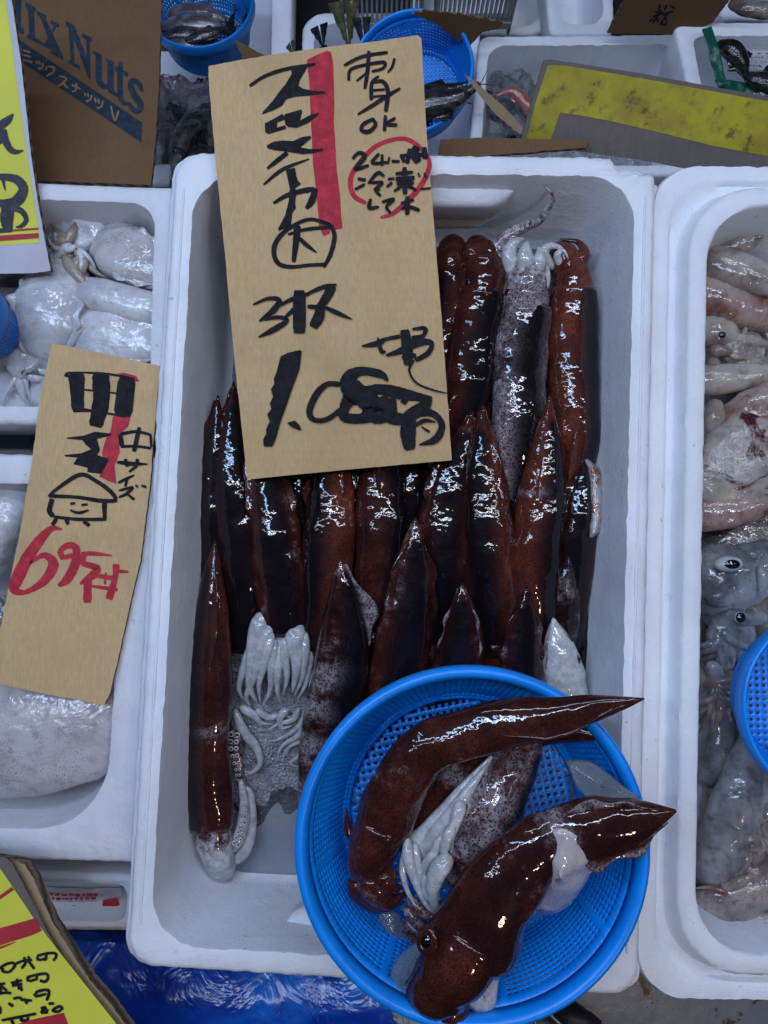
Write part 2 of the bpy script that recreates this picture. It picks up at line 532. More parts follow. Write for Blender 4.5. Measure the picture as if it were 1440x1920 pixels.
# ------------------------------------------------------------------ shape builders
UP = Vector((0, 0, 1))

def frames(pts):
    """tangent, side, up for each world point"""
    out = []
    n = len(pts)
    last = None
    for i in range(n):
        a, b = pts[max(0, i - 1)], pts[min(n - 1, i + 1)]
        tg = (b - a)
        tg = tg.normalized() if tg.length > 1e-9 else Vector((0, 1, 0))
        sd = tg.cross(UP)
        if sd.length < 0.25 and last is not None:
            sd = last - tg * last.dot(tg)
        if sd.length < 1e-6:
            sd = Vector((1, 0, 0))
        sd.normalize()
        if last is not None and sd.dot(last) < 0:
            sd = -sd
        last = sd
        u = sd.cross(tg).normalized()
        if u.z < 0 and abs(tg.z) < 0.9:
            u = -u
        out.append((tg, sd, u))
    return out

def tube(mb, pts, R, prof, n=36, seg=22, flat=0.85, stripe=0.0, attr=None, wob=0.03, seed=0, m=0, inside=False, cap0=True):
    """pts: world points from t=0 to t=1.  R: base radius, prof: [(t, factor)]"""
    sm = [Vector(p) for p in catmull([tuple(p) for p in pts], n)]
    fr = frames(sm)
    rows = []
    sg = 1.0 if fr[0][1].x >= 0 else -1.0
    def ring(i, k, shift=0.0):
        tg, sd, u = fr[i]
        t_ = i / n
        row = []
        for s in range(seg):
            a = 2 * math.pi * s / seg
            w = 1 + wob * mnoise.noise(Vector((math.cos(a) * 1.3 + seed * 7.1, math.sin(a) * 1.3, t_ * 7))) + wob * 0.32 * mnoise.noise(Vector((math.cos(a) * 2.6 + seed * 3.3, math.sin(a) * 2.6, t_ * 24)))
            co = sm[i] + tg * shift + sd * (math.sin(a) * R * k * w) + u * (math.cos(a) * R * k * flat * w)
            a0 = stripe * sg
            at_ = attr(t_, a - a0) if attr else (math.cos(a - a0), t_, 0, 0)
            row.append(mb.vert(co, at_))
        return row
    if inside:
        rows.append(ring(1, prof[0][1] * 0.62, R * 0.5))
        rows.append(ring(0, prof[0][1] * 0.84, R * 0.05))
    for i in range(n + 1):
        rows.append(ring(i, interp(prof, i / n)))
    mb.grid(rows, closed=True, m=m)
    if cap0 and not inside:
        mb.face(list(reversed(rows[0])), m)
    mb.face(rows[-1], m)
    return sm, fr

MANTLE = [(0, .90), (.02, .96), (.12, 1.0), (.55, .99), (.68, .90), (.80, .68), (.90, .40), (.97, .16), (1, .03)]
HEADP = [(0, .98), (.25, 1.0), (.5, .92), (.75, .80), (1, .45)]
ARMP = [(0, .35), (.07, .8), (.18, 1.0), (.35, .9), (.6, .55), (.85, .28), (1, .08)]

def add_fin(mb, sm, fr, n, R, prof, stripe, side, t0, t1, width, droop, pale, flat):
    rows_top, rows_bot = [], []
    i0, i1 = int(t0 * n), int(t1 * n)
    K = 4
    for i in range(i0, i1 + 1):
        tg, sd, u = fr[i]
        sg = 1.0 if fr[0][1].x >= 0 else -1.0
        q = (i - i0) / max(1, i1 - i0)
        w = width * R * interp([(0, 0.02), (.12, .35), (.38, 1.0), (.6, .82), (.85, .35), (1, .03)], q)
        k = interp(prof, i / n)
        a = stripe * sg + side * 0.95
        b = stripe * sg + side * (0.95 + droop)
        base = sm[i] + sd * math.sin(a) * R * k * 0.9 + u * math.cos(a) * R * k * flat * 0.9
        dr = (sd * math.sin(b) + u * math.cos(b) * 0.8).normalized()
        nr = (sd * math.sin(a) + u * math.cos(a)).normalized()
        rt, rb = [], []
        for j in range(K + 1):
            f = j / K
            rip = 0.10 * R * math.sin(i * 0.9) * f * f
            co = base + dr * w * f + nr * (rip - 0.10 * w * f * f) - tg * (0.25 * w * f)
            th = 0.055 * R * (1 - f) + 0.006 * R
            rt.append(mb.vert(co + nr * th, (-1, i / n, pale * (0.4 + f), 0)))
            rb.append(mb.vert(co - nr * th, (-1, i / n, pale * (0.4 + f), 0)))
        rows_top.append(rt); rows_bot.append(rb)
    mb.grid(rows_top); mb.grid([list(reversed(r)) for r in rows_bot])
    for a, b in ((rows_top, rows_bot),):
        for i in range(len(a) - 1):
            mb.face((a[i][-1], b[i][-1], b[i + 1][-1], a[i + 1][-1]))

def eye(parent, px, py, z, rpx, axis=(0, 0, 1), pup=0.72, squash=1.0, name="eye"):
    mb = MB()
    c = P(px, py, z); r = rpx * mpp(z)
    ax = Vector(axis).normalized()
    q = ax.to_track_quat('Z', 'Y').to_matrix()
    rows = []
    nr, ns = 10, 20
    for i in range(nr + 1):
        th = math.pi * 0.62 * i / nr
        row = []
        for s in range(ns):
            a = 2 * math.pi * s / ns
            v = Vector((math.sin(th) * math.cos(a), math.sin(th) * math.sin(a) * squash, math.cos(th) * 0.7))
            row.append(mb.vert(c + q @ (v * r)))
        rows.append(row)
    pb = MB()
    for k, (a, b) in enumerate(zip(rows, rows[1:])):
        dark = (k + 0.5) / nr * 0.62 * math.pi < pup
        if dark:
            ids = [[pb.vert(mb.v[i]) for i in r] for r in (a, b)]
        for s in range(ns):
            j = (s + 1) % ns
            if dark:
                pb.face((ids[0][s], ids[0][j], ids[1][j], ids[1][s]))
            else:
                mb.face((a[s], a[j], b[j], b[s]))
    e = mb.build(name, M['eye_white'], parent=parent)
    pb.build("pupil", M['eye_dark'], parent=e)
    return e

def add_suckers(mb, pts, r, side, count, seed, flesh=1.0):
    sm = [Vector(p) for p in catmull(pts, count)]
    fr = frames(sm)
    for i in range(1, count):
        tg, sd, u = fr[i]
        k = 1 - 0.7 * i / count
        for w in (-0.35, 0.35):
            c = sm[i] + sd * r * k * (side * 0.55 + w) + u * r * k * 0.75
            rr = r * k * 0.34
            ring0 = [mb.vert(c + (sd * math.cos(a) + tg * math.sin(a)) * rr, (-1, 0, 0, flesh)) for a in [2 * math.pi * s / 8 for s in range(8)]]
            ring1 = [mb.vert(c + (sd * math.cos(a) + tg * math.sin(a)) * rr * 0.75 + u * rr * 0.5, (-1, 0, 0, flesh)) for a in [2 * math.pi * s / 8 for s in range(8)]]
            ring2 = [mb.vert(c + (sd * math.cos(a) + tg * math.sin(a)) * rr * 0.4 + u * rr * 0.2, (-1, 0, 0, flesh * 0.3)) for a in [2 * math.pi * s / 8 for s in range(8)]]
            mb.grid([ring0, ring1, ring2], closed=True)
            mb.face(ring2)

def squid(label, pts, hw, tone=0.5, paleness=-0.2, roll=0, band=1.0, spots=(), finw=0.45, droop=0.6, head=None, head_hw=None,
          arms=(), suckers=(), eyes=(), group="dark squids in the big foam box", seed=0, flat=0.70, wob=0.11, lids=(), prof=MANTLE, mat='squid',
          head_flesh=0.0, head_pale=0.0, belly=False, fins=(1, -1), fin_t=(0.60, 0.99), cat="squid", name="squid", fin_pale=0.15, body_flesh=0.0):
    """one squid: mantle with fins, head and arms in one skin; points run from the neck to the tail tip"""
    mb = MB()
    wp = [P(*p) for p in pts]
    R = hw * mpp(sum(p[2] for p in pts) / len(pts))
    st = math.radians(roll)
    rr_ = rnd(seed * 31 + 5)
    for q_ in wp[1:-1]:
        q_.x += rr_.uniform(-.0038, .0038)
    def at_(t_, a):
        pl = 0.0
        for (c, w, amt) in spots:
            pl += amt * math.exp(-((t_ - c) / w) ** 2)
        d = math.cos(a)
        bel = max(0.0, -d - 0.35) * 0.9
        return (d if 0.0 < t_ < 0.93 else d - 0.4, t_, pl + bel * 0.9, body_flesh)
    n = 44
    sm, fr = tube(mb, wp, R, prof, n=n, seg=26, flat=flat, stripe=st, attr=at_, seed=seed, inside=True, wob=wob)
    for s in fins:
        add_fin(mb, sm, fr, n, R, prof, st, s, fin_t[0], fin_t[1], finw, droop, fin_pale, flat)
    if head:
        hp = [P(*p) for p in head]
        hp = [sm[0] + (sm[1] - sm[0]).normalized() * R * 0.5] + hp
        HR = (head_hw or hw * 0.78) * mpp(head[0][2])
        tube(mb, hp, HR, HEADP, n=16, seg=20, flat=0.85, stripe=0, wob=0.10, seed=seed + 3,
             attr=lambda t_, a: (-1, t_, head_pale, head_flesh * min(1, 0.3 + t_)))
    for a in arms:
        ap, r0 = a[0], a[1]
        fl = a[2] if len(a) > 2 else 1.0
        fla = a[3] if len(a) > 3 else 0.8
        tube(mb, [P(*p) for p in ap], r0 * mpp(ap[0][2]), ARMP, n=max(12, 6 * len(ap)), seg=12, flat=fla, wob=0.08, seed=seed + r0,
             attr=lambda t_, b, fl=fl: (-1, t_, 0.1, fl))
    for (ap, r0, side, cnt) in suckers:
        add_suckers(mb, [tuple(P(*p)) for p in ap], r0 * mpp(ap[0][2]), side, cnt, seed)
    for (lx, ly, lz, lr, th, ax) in lids:
        c_ = P(lx, ly, lz); rr2 = lr * mpp(lz); qm = Vector(ax).normalized().to_track_quat('Z', 'Y').to_matrix()
        rws = []
        for i in range(24):
            a_ = 2 * math.pi * i / 24
            cc = qm @ Vector((math.cos(a_) * rr2, math.sin(a_) * rr2 * .82, 0))
            od = cc.normalized(); ud = qm @ Vector((0, 0, 1))
            rws.append([mb.vert(c_ + cc + (od * math.cos(b_) * 1.5 + ud * math.sin(b_)) * th * mpp(lz), (-1, 0, -.3, 0)) for b_ in [2 * math.pi * k / 8 for k in range(8)]])
        rws.append(rws[0])
        mb.grid(rws, closed=True)
    base = wp[0].copy(); base.z = min(v[2] for v in mb.v)
    o = mb.build(name, M[mat], origin=base, attrs=True)
    fix_normals(o)
    o["tone"] = float(tone); o["paleness"] = float(paleness); o["band"] = float(band)
    tag(o, label, cat, group)
    for e in eyes:
        eye(o, *e)
    return o

def lump(label, pts, hw, mat, prof=None, flat=0.7, name="squid", cat="squid", group=None, seed=0, wob=0.10, fins=(), finw=0.8, arms=(), eyes=(),
         fin_t=(0.2, 0.98), droop=0.3, seg=26, parts_arms_mat=None):
    """a pale squid or cuttlefish body lying in a heap"""
    mb = MB()
    prof = prof or [(0, .55), (.06, .85), (.2, 1.0), (.5, .97), (.75, .78), (.92, .42), (1, .05)]
    wp = [P(*p) for p in pts]
    R = hw * mpp(sum(p[2] for p in pts) / len(pts))
    n = 36
    sm, fr = tube(mb, wp, R, prof, n=n, seg=seg, flat=flat, seed=seed, wob=wob)
    for s in fins:
        add_fin(mb, sm, fr, n, R, prof, 0.0, s, fin_t[0], fin_t[1], finw, droop, 0.1, flat)
    for a in arms:
        ap, r0 = a[0], a[1]
        tube(mb, [P(*p) for p in ap], r0 * mpp(ap[0][2]), ARMP, n=max(12, 6 * len(ap)), seg=10, flat=0.8, wob=0.12, seed=seed + r0, m=1 if len(a) > 2 else 0)
    base = wp[0].copy(); base.z = min(v[2] for v in mb.v)
    mats = [M[mat]] + ([M[parts_arms_mat]] if parts_arms_mat else [])
    o = mb.build(name, mats, origin=base)
    fix_normals(o)
    tag(o, label, cat, group)
    for e in eyes:
        eye(o, *e)
    return o

def rand_arms(cx, cy, z, n, length, r, seed, a0=0, a1=360, curl=1.0, alt=True):
    """a tangle of tapering arms leaving one head, as photo pixel paths"""
    g = rnd(seed)
    out = []
    for k in range(n):
        a = math.radians(g.uniform(a0, a1)); c = g.uniform(-1, 1) * curl
        x, y, zz = cx + g.uniform(-.25, .25) * length * .5, cy + g.uniform(-.25, .25) * length * .5, z + g.uniform(-.004, .004)
        L = length * g.uniform(.6, 1.15)
        pts = [(x, y, zz)]
        for s in range(5):
            x += math.cos(a) * L / 5; y += math.sin(a) * L / 5
            a += c * .55 + g.uniform(-.25, .25)
            zz -= .0014 * s
            pts.append((x, y, zz))
        out.append((pts, r * g.uniform(.7, 1.2)) + ((1,) if alt and k % 2 else ()))
    return out

FISHP = [(0, .06), (.05, .45), (.15, .8), (.33, 1.0), (.5, .95), (.7, .68), (.87, .34), (1, .22)]

def fish(label, pts, hw, mat, flat=0.55, group=None, seed=0, tail=1.0, eyes=(), name="fish", fin=True):
    """points run from the snout to the root of the tail"""
    mb = MB()
    wp = [P(*p) for p in pts]
    R = hw * mpp(pts[0][2])
    sm, fr = tube(mb, wp, R, FISHP, n=26, seg=18, flat=flat, seed=seed, wob=0.04)
    tg, sd, u = fr[-1]
    if tail:
        for s in (1, -1):
            rows = []
            for i in range(5):
                f = i / 4
                c0 = sm[-1] + tg * (R * 1.7 * tail * f) + sd * (s * R * (0.05 + 1.15 * tail * f ** 1.2))
                c1 = sm[-1] + tg * (R * 0.8 * tail * f) + sd * (s * R * 0.25 * f)
                th = R * 0.05
                rows.append([mb.vert(c0 + u * th), mb.vert(c1 + u * th * 2), mb.vert(c1 - u * th * 2), mb.vert(c0 - u * th)])
            mb.grid(rows, closed=True)
    if fin:
        for s in (1, -1):
            a = sm[9] + fr[9][1] * s * R * 0.85
            b = sm[17] + fr[17][1] * s * R * 0.62
            c = sm[16] + fr[16][1] * s * R * 1.35
            i = [mb.vert(q + fr[12][2] * k) for k in (R * .05, -R * .05) for q in (a, b, c)]
            mb.face(i[:3]); mb.face(i[3:][::-1])
            mb.face((i[0], i[3], i[5], i[2])); mb.face((i[1], i[2], i[5], i[4])); mb.face((i[0], i[1], i[4], i[3]))
    o = mb.build(name, M[mat])
    fix_normals(o)
    tag(o, label, "fish", group)
    for e in eyes:
        eye(o, *e)
    return o

# ---- foam boxes
def rrect(hx, hy, r, ns, nc):
    """rounded rectangle, counter clockwise, starting bottom right corner"""
    pts = []
    r = min(r, hx * .98, hy * .98)
    cs = [(hx - r, -hy + r, -90), (hx - r, hy - r, 0), (-hx + r, hy - r, 90), (-hx + r, -hy + r, 180)]
    for k, (cx, cy, a0) in enumerate(cs):
        for i in range(nc + 1):
            a = math.radians(a0 + 90 * i / nc)
            pts.append((cx + r * math.cos(a), cy + r * math.sin(a)))
        nx = cs[(k + 1) % 4]
        a1 = math.radians(a0 + 90)
        e = (cx + r * math.cos(a1), cy + r * math.sin(a1))
        a2 = math.radians(nx[2])
        s = (nx[0] + r * math.cos(a2), nx[1] + r * math.sin(a2))
        for i in range(1, ns):
            f = i / ns
            pts.append((e[0] + (s[0] - e[0]) * f, e[1] + (s[1] - e[1]) * f))
    return pts

class Quad:
    """metric frame stretched over four rim corners TL TR BR BL given as photo pixels at height z"""
    def __init__(self, corners, z):
        self.c = [P(x, y, z) for x, y in corners]
        tl, tr, br, bl = self.c
        self.w = ((tr - tl).length + (br - bl).length) / 2
        self.l = ((tl - bl).length + (tr - br).length) / 2
        self.z = z
    def at(self, x, y, dz=0.0):
        u, v = x / self.w + 0.5, y / self.l + 0.5
        tl, tr, br, bl = self.c
        p = bl * (1 - u) * (1 - v) + br * u * (1 - v) + tl * (1 - u) * v + tr * u * v
        return Vector((p.x, p.y, self.z + dz))

# profile: (inset from the outer rim edge, height above rim, corner radius)
def rim_profile(wall=0.020, depth=0.10, r_out=0.026, r_in=0.045, step=None, draft=0.010, flange=0.0):
    pr = [(0.010, -depth - 0.026, r_out), (0.002, -0.045, r_out)] + ([(-flange, -0.040, r_out), (-flange, -0.016, r_out), (-flange + .001, -.0150, r_out), (0.0, -0.0145, r_out)] if flange else []) + [(0.0, -0.004, r_out), (0.0015, -0.001, r_out), (0.004, 0.0, r_out)]
    if step:
        a, dz = step
        pr += [(a - 0.001, 0.0, r_out), (a, dz, r_out), (wall - 0.003, dz, r_in)]
        top = dz
    else:
        top = 0.0
        pr += [(wall * 0.5, 0.0003, r_out), (wall - 0.003, 0.0, r_in)]
    pr += [(wall - 0.0008, top - 0.0008, r_in), (wall, top - 0.004, r_in), (wall + draft * 0.4, -depth * 0.4, r_in), (wall + draft, -depth + 0.014, r_in),
           (wall + draft + 0.003, -depth + 0.005, r_in), (wall + draft + 0.010, -depth, r_in * 0.9)]
    return pr

def foam_box(label, corners, z, prof, mat='foam', seed=1, name="foam_box", jag=0.0008, group="white foam boxes", ns=70, nc=12, nick=None):
    q = Quad(corners, z)
    mb = MB()
    rows = []
    for k, (ins, dz, r) in enumerate(prof):
        row = []
        for i, (x, y) in enumerate(rrect(q.w / 2 - ins, q.l / 2 - ins, r, ns, nc)):
            nz = mnoise.noise(Vector((x * 140 + seed * 13, y * 140, ins * 90)))
            nz2 = mnoise.noise(Vector((x * 35 + seed * 5, y * 35, 3)))
            chip = max(0.0, mnoise.noise(Vector((x * 75 + seed * 3, y * 75, 9))) - 0.42) * 2.2 if 1 < k < len(prof) - 5 else 0.0
            g = jag if 0 < k < len(prof) - 3 else jag * 0.3
            L = math.hypot(x, y) or 1
            co = q.at(x + x / L * (nz - chip * 1.5) * g, y + y / L * (nz - chip * 1.5) * g, dz + (nz * 0.4 + nz2 * 0.5 - chip * 1.2) * g)
            if nick and k > 2 and ins < 0.012:
                ss_ = lambda v: max(0.0, min(1.0, v)) ** 2 * (3 - 2 * max(0.0, min(1.0, v)))
                f_ = ss_((x - (q.w / 2 - nick[0])) / 0.004) * ss_((y - (q.l / 2 - nick[1])) / 0.010)
                co.y -= (0.0070 + nz * 0.0006) * f_
                co.z -= 0.005 * f_
            row.append(mb.vert(co))
        rows.append(row)
    mb.grid(rows, closed=True)
    mb.face(rows[-1])
    mb.face(list(reversed(rows[0])))
    o = mb.build(name, M[mat])
    sharp_by_angle(o, 50)
    tag(o, label, "foam box", group)
    return o, q

# ---- cards and hand lettering
def card(label, poly, plane, thick, face_mat, edge_mat='card_edge', name="cardboard_sign", cat="sign", group=None, jag=0.6, sub=14, seed=0, parent=None, bend=None):
    """poly: pixel outline, clockwise from top left; real slab of given thickness"""
    r = rnd(seed + 11)
    out = []
    m = len(poly)
    for i in range(m):
        a, b = poly[i], poly[(i + 1) % m]
        for k in range(sub):
            f = k / sub
            j = jag if k else 0
            out.append((a[0] + (b[0] - a[0]) * f + r.uniform(-j, j), a[1] + (b[1] - a[1]) * f + r.uniform(-j, j)))
    mb = MB()
    top = [mb.vert(plane.at(x, y)) for x, y in out]
    bot = [mb.vert(Vector(mb.v[i]) - plane.n * thick) for i in top]
    mb.face(list(reversed(top)), 0)
    mb.face(bot, 0)
    n = len(top)
    for i in range(n):
        j = (i + 1) % n
        mb.face((top[i], top[j], bot[j], bot[i]), 1)
    o = mb.build(name, [M[face_mat], M[edge_mat]], smooth=False, parent=parent)
    fix_normals(o)
    if parent is None:
        tag(o, label, cat, group)
    return o

class Ink:
    def __init__(self, plane, s=1.0, ox=0.0, oy=0.0, off=0.00025):
        self.pl, self.s, self.ox, self.oy = plane, s, ox, oy
        self.off = off
        self.mb = MB()
        self.k = 0
    def _v(self, x, y, o):
        return self.mb.vert(self.pl.at(self.ox + x / self.s, self.oy + y / self.s, o))
    def _o(self):
        self.k += 1
        return self.off + self.k * 0.000012
    def poly(self, pts, rough=0.0):
        o = self._o()
        if rough:
            r = rnd(len(pts))
            pts = [(x + r.uniform(-rough, rough), y + r.uniform(-rough, rough)) for x, y in pts]
        self.mb.face([self._v(x, y, o) for x, y in pts])
        return self
    def stroke(self, *pts, w=None, jit=0.05):
        pts = [(p[0], p[1], p[2] if len(p) > 2 else w) for p in pts]
        o = self._o()
        n = max(6, 7 * (len(pts) - 1))
        sm = catmull(pts, n)
        r = rnd(int(pts[0][0] * 7 + pts[0][1]))
        rows = []
        for i, (x, y, ww) in enumerate(sm):
            a, b = sm[max(0, i - 1)], sm[min(n, i + 1)]
            dx, dy = b[0] - a[0], b[1] - a[1]
            L = math.hypot(dx, dy) or 1
            h = max(ww, 1.0) / 2 * (1 + r.uniform(-jit, jit))
            if i in (0, n):
                h *= 0.78
            rows.append([self._v(x - dy / L * h, y + dx / L * h, o), self._v(x + dy / L * h, y - dx / L * h, o)])
        self.mb.grid(rows)
        return self
    def done(self, name, mat, parent):
        return self.mb.build(name, M[mat], parent=parent, smooth=False)

# ---- perforated baskets
def basket(label, px, py, zrim, rpx, depth, mat='blue', tilt=(0, 0), nang=120, nrow=11, group="blue plastic baskets", base_r=0.72, roll=0.0):
    c = P(px, py, zrim)
    R = rpx * mpp(zrim)
    rot = Matrix.Rotation(tilt[0], 4, 'X') @ Matrix.Rotation(tilt[1], 4, 'Y') @ Matrix.Rotation(roll, 4, 'Z')
    base = c - (rot @ Vector((0, 0, depth)))
    e = empty("colander_basket", base, label, "basket", group)
    e.rotation_euler = rot.to_euler()
    def bld(mb, name):
        o = mb.build(name, M[mat], origin=(0, 0, 0))
        o.parent = e
        o.location = (0, 0, 0)
        return o
    # rim
    mb = MB()
    d = depth
    loop = [(.920, d - .010), (.926, d - .003), (.942, d + .0005), (.965, d + .002), (.990, d + .0008), (1.0, d - .004), (.998, d - .010), (.985, d - .013), (.978, d - .010),
            (.985, d - .005), (.962, d - .0025), (.942, d - .004), (.934, d - .010)]
    N = 96
    rows = []
    for i in range(N):
        a = 2 * math.pi * i / N
        rows.append([mb.vert((r * R * math.cos(a), r * R * math.sin(a), z)) for r, z in loop])
    rows.append(rows[0])
    mb.grid(rows, closed=True)
    fix_normals(bld(mb, "rim"))
    # wall with slots
    mb = MB()
    path = [(.928, d - .010), (.915, d - .016), (.80, .018), (.775, .008), (base_r, .0015)]
    lens = [0]
    for a, b in zip(path, path[1:]):
        lens.append(lens[-1] + math.hypot((a[0] - b[0]) * R, a[1] - b[1]))
    def at_(s):
        for k in range(len(path) - 1):
            if s <= lens[k + 1] + 1e-9:
                f = (s - lens[k]) / (lens[k + 1] - lens[k])
                return (path[k][0] + (path[k + 1][0] - path[k][0]) * f, path[k][1] + (path[k + 1][1] - path[k][1]) * f)
        return path[-1]
    tot = lens[-1]
    ss = [(0.0, False)]
    start, end = tot * 0.13, tot * 0.97
    pitch = (end - start) / nrow
    for k in range(nrow):
        ss.append((start + pitch * k, True))
        ss.append((start + pitch * (k + 0.50), False))
    ss.append((tot, False))
    angs = []
    for i in range(nang):
        panel = (i % (nang // 8)) == 0
        angs.append((2 * math.pi * i / nang, not panel))
        angs.append((2 * math.pi * (i + 0.50) / nang, False))
    rows = []
    for s, h in ss:
        r, z = at_(s)
        rows.append([mb.vert((r * R * math.cos(a), r * R * math.sin(a), z)) for a, _ in angs])
    na = len(angs)
    for k in range(len(ss) - 1):
        for i in range(na):
            if ss[k][1] and angs[i][1]:
                continue
            j = (i + 1) % na
            mb.face((rows[k][i], rows[k][j], rows[k + 1][j], rows[k + 1][i]))
    o = bld(mb, "slotted_wall")
    md = o.modifiers.new("thickness", 'SOLIDIFY'); md.thickness = 0.0016; md.offset = 0
    # floor grid
    mb = MB()
    g = 0.0050
    rr = base_r * R * 1.0
    nn = int(rr / g) + 1
    cache = {}
    lines = []
    for i in range(-nn, nn + 1):
        lines.append((i * g, True)); lines.append((i * g + g * 0.48, False))
    def vv(i, j):
        if (i, j) not in cache:
            x, y = lines[i][0], lines[j][0]
            L = math.hypot(x, y)
            if L > rr:
                x, y = x / L * rr, y / L * rr
            cache[(i, j)] = mb.vert((x, y, 0.001 + 0.0015 * (1 - min(1, L / rr))))
        return cache[(i, j)]
    for i in range(len(lines) - 1):
        for j in range(len(lines) - 1):
            x, y = (lines[i][0] + lines[i + 1][0]) / 2, (lines[j][0] + lines[j + 1][0]) / 2
            if math.hypot(x, y) > rr * 0.985 or (lines[i][1] and lines[j][1]):
                continue
            mb.face((vv(i, j), vv(i + 1, j), vv(i + 1, j + 1), vv(i, j + 1)))
    o = bld(mb, "slotted_floor")
    md = o.modifiers.new("thickness", 'SOLIDIFY'); md.thickness = 0.0016; md.offset = 0
    return e

def sheet(name, corners, z, amp, freq, mat, seed, nx=40, ny=40, zf=None, thick=0.0):
    """crumpled sheet over four pixel corners TL TR BR BL"""
    mb = MB()
    rows = []
    for j in range(ny + 1):
        row = []
        for i in range(nx + 1):
            u, v = i / nx, j / ny
            tl, tr, br, bl = corners
            x = tl[0] * (1 - u) * (1 - v) + tr[0] * u * (1 - v) + br[0] * u * v + bl[0] * (1 - u) * v
            y = tl[1] * (1 - u) * (1 - v) + tr[1] * u * (1 - v) + br[1] * u * v + bl[1] * (1 - u) * v
            p = P(x, y, z)
            h = mnoise.fractal(Vector((p.x * freq + seed * 3.7, p.y * freq, seed)), 0.7, 2.0, 4)
            rdg = 1 - abs(mnoise.noise(Vector((p.x * freq * .7 + 9, p.y * freq * .7 + seed, 2)))) * 2
            zz = amp * (0.6 * h + 0.5 * rdg) + (zf(u, v) if zf else 0)
            row.append(mb.vert((p.x, p.y, z + zz)))
        rows.append(row)
    mb.grid(rows)
    o = mb.build(name, M[mat])
    fix_normals(o)
    if thick:
        md = o.modifiers.new("thickness", 'SOLIDIFY'); md.thickness = thick; md.offset = -1
    return o

def ice_heap(name, corners, z, seed, count, size, mat='ice_clear'):
    """loose clear ice pieces over a pixel quad, joined: nobody could count them"""
    r = rnd(seed)
    mb = MB()
    tl, tr, br, bl = corners
    for _ in range(count):
        u, v = r.random(), r.random()
        x = tl[0] * (1 - u) * (1 - v) + tr[0] * u * (1 - v) + br[0] * u * v + bl[0] * (1 - u) * v
        y = tl[1] * (1 - u) * (1 - v) + tr[1] * u * (1 - v) + br[1] * u * v + bl[1] * (1 - u) * v
        c = P(x, y, z + r.uniform(-.5, .8) * size)
        q = Matrix.Rotation(r.uniform(0, 6), 3, Vector((r.uniform(-1, 1), r.uniform(-1, 1), r.uniform(.1, 1))).normalized())
        s = size * r.uniform(.45, 1.1)
        b = len(mb.v)
        bm_pts = []
        for zz in (-1, 1):
            for xx, yy in ((-1, -1), (1, -1), (1, 1), (-1, 1)):
                k = s * r.uniform(.55, 1.0)
                mb.vert(c + q @ Vector((xx * k, yy * k, zz * k * .8)))
        for f in ((0, 3, 2, 1), (4, 5, 6, 7), (0, 1, 5, 4), (1, 2, 6, 5), (2, 3, 7, 6), (3, 0, 4, 7)):
            mb.face([b + i for i in f])
    o = mb.build(name, M[mat], smooth=False)
    o["kind"] = "stuff"
    return o
# ------------------------------------------------------------------ setting
mb = MB()
e0, e1 = P(720, 402, -0.135), P(720, 2300, -0.135)
mb.box((-1.1, e1.y, -0.60), (1.1, e0.y, -0.137))
structure(mb.build("stall_platform", M['table'], smooth=False))
mb = MB()
mb.box((-3.0, -2.6, -0.66), (3.0, 3.0, -0.61))
structure(mb.build("ground", M['table'], smooth=False))

# ------------------------------------------------------------------ foam boxes in front
main_prof = rim_profile(wall=0.0165, depth=0.100, r_out=0.020, r_in=0.036, draft=0.010, flange=0.006)
main_box, MQ = foam_box("large white foam box full of dark squid in the middle", [(328, 283), (1232, 292), (1197, 1872), (236, 1813)], 0.0, main_prof, 'foam', 1, jag=0.0011, nick=(0.034, 0.016))

# moulded ledges on the end walls of the big box, and the flange round its outside
def ledge(parent, q, x0, x1, y, dz, dy, h):
    mb = MB()
    rows = []
    n = 26
    for i in range(n + 1):
        f = i / n
        x = x0 + (x1 - x0) * f
        k = min(1, math.sin(math.pi * f) * 3.2) ** 0.5 if 0 < f < 1 else 0.02
        prof = [(0, 0.004), (-0.5, 0.004), (-0.92, 0.001), (-1.0, -0.004), (-0.9, -0.010), (-0.3, -h), (0, -h)]
        rows.append([mb.vert(q.at(x, y + dy * a * k, dz + b * (0.4 + 0.6 * k))) for a, b in prof])
    mb.grid(rows)
    o = mb.build("moulded_ledge", M['foam'], parent=parent)
    fix_normals(o)
    return o
ledge(main_box, MQ, -0.09, 0.078, MQ.l / 2 - 0.0175, -0.022, 0.012, 0.05)
ledge(main_box, MQ, -0.075, 0.095, -MQ.l / 2 + 0.0175, -0.040, -0.014, 0.05)
# thin pressed seam along the rim
for sx in (1, -1):
    mb = MB()
    rows = []
    for i in range(81):
        y = -MQ.l / 2 + 0.03 + (MQ.l - 0.06) * i / 80
        x = sx * (MQ.w / 2 - 0.0085 + 0.0003 * mnoise.noise(Vector((y * 60, sx, 0))))
        rows.append([mb.vert(MQ.at(x - 0.0011, y, 0.0001)), mb.vert(MQ.at(x - 0.0008, y, 0.0011)), mb.vert(MQ.at(x + 0.0008, y, 0.0011)), mb.vert(MQ.at(x + 0.0011, y, 0.0001))])
    mb.grid(rows)
    mb.build("rim_seam", M['foam'], parent=main_box)

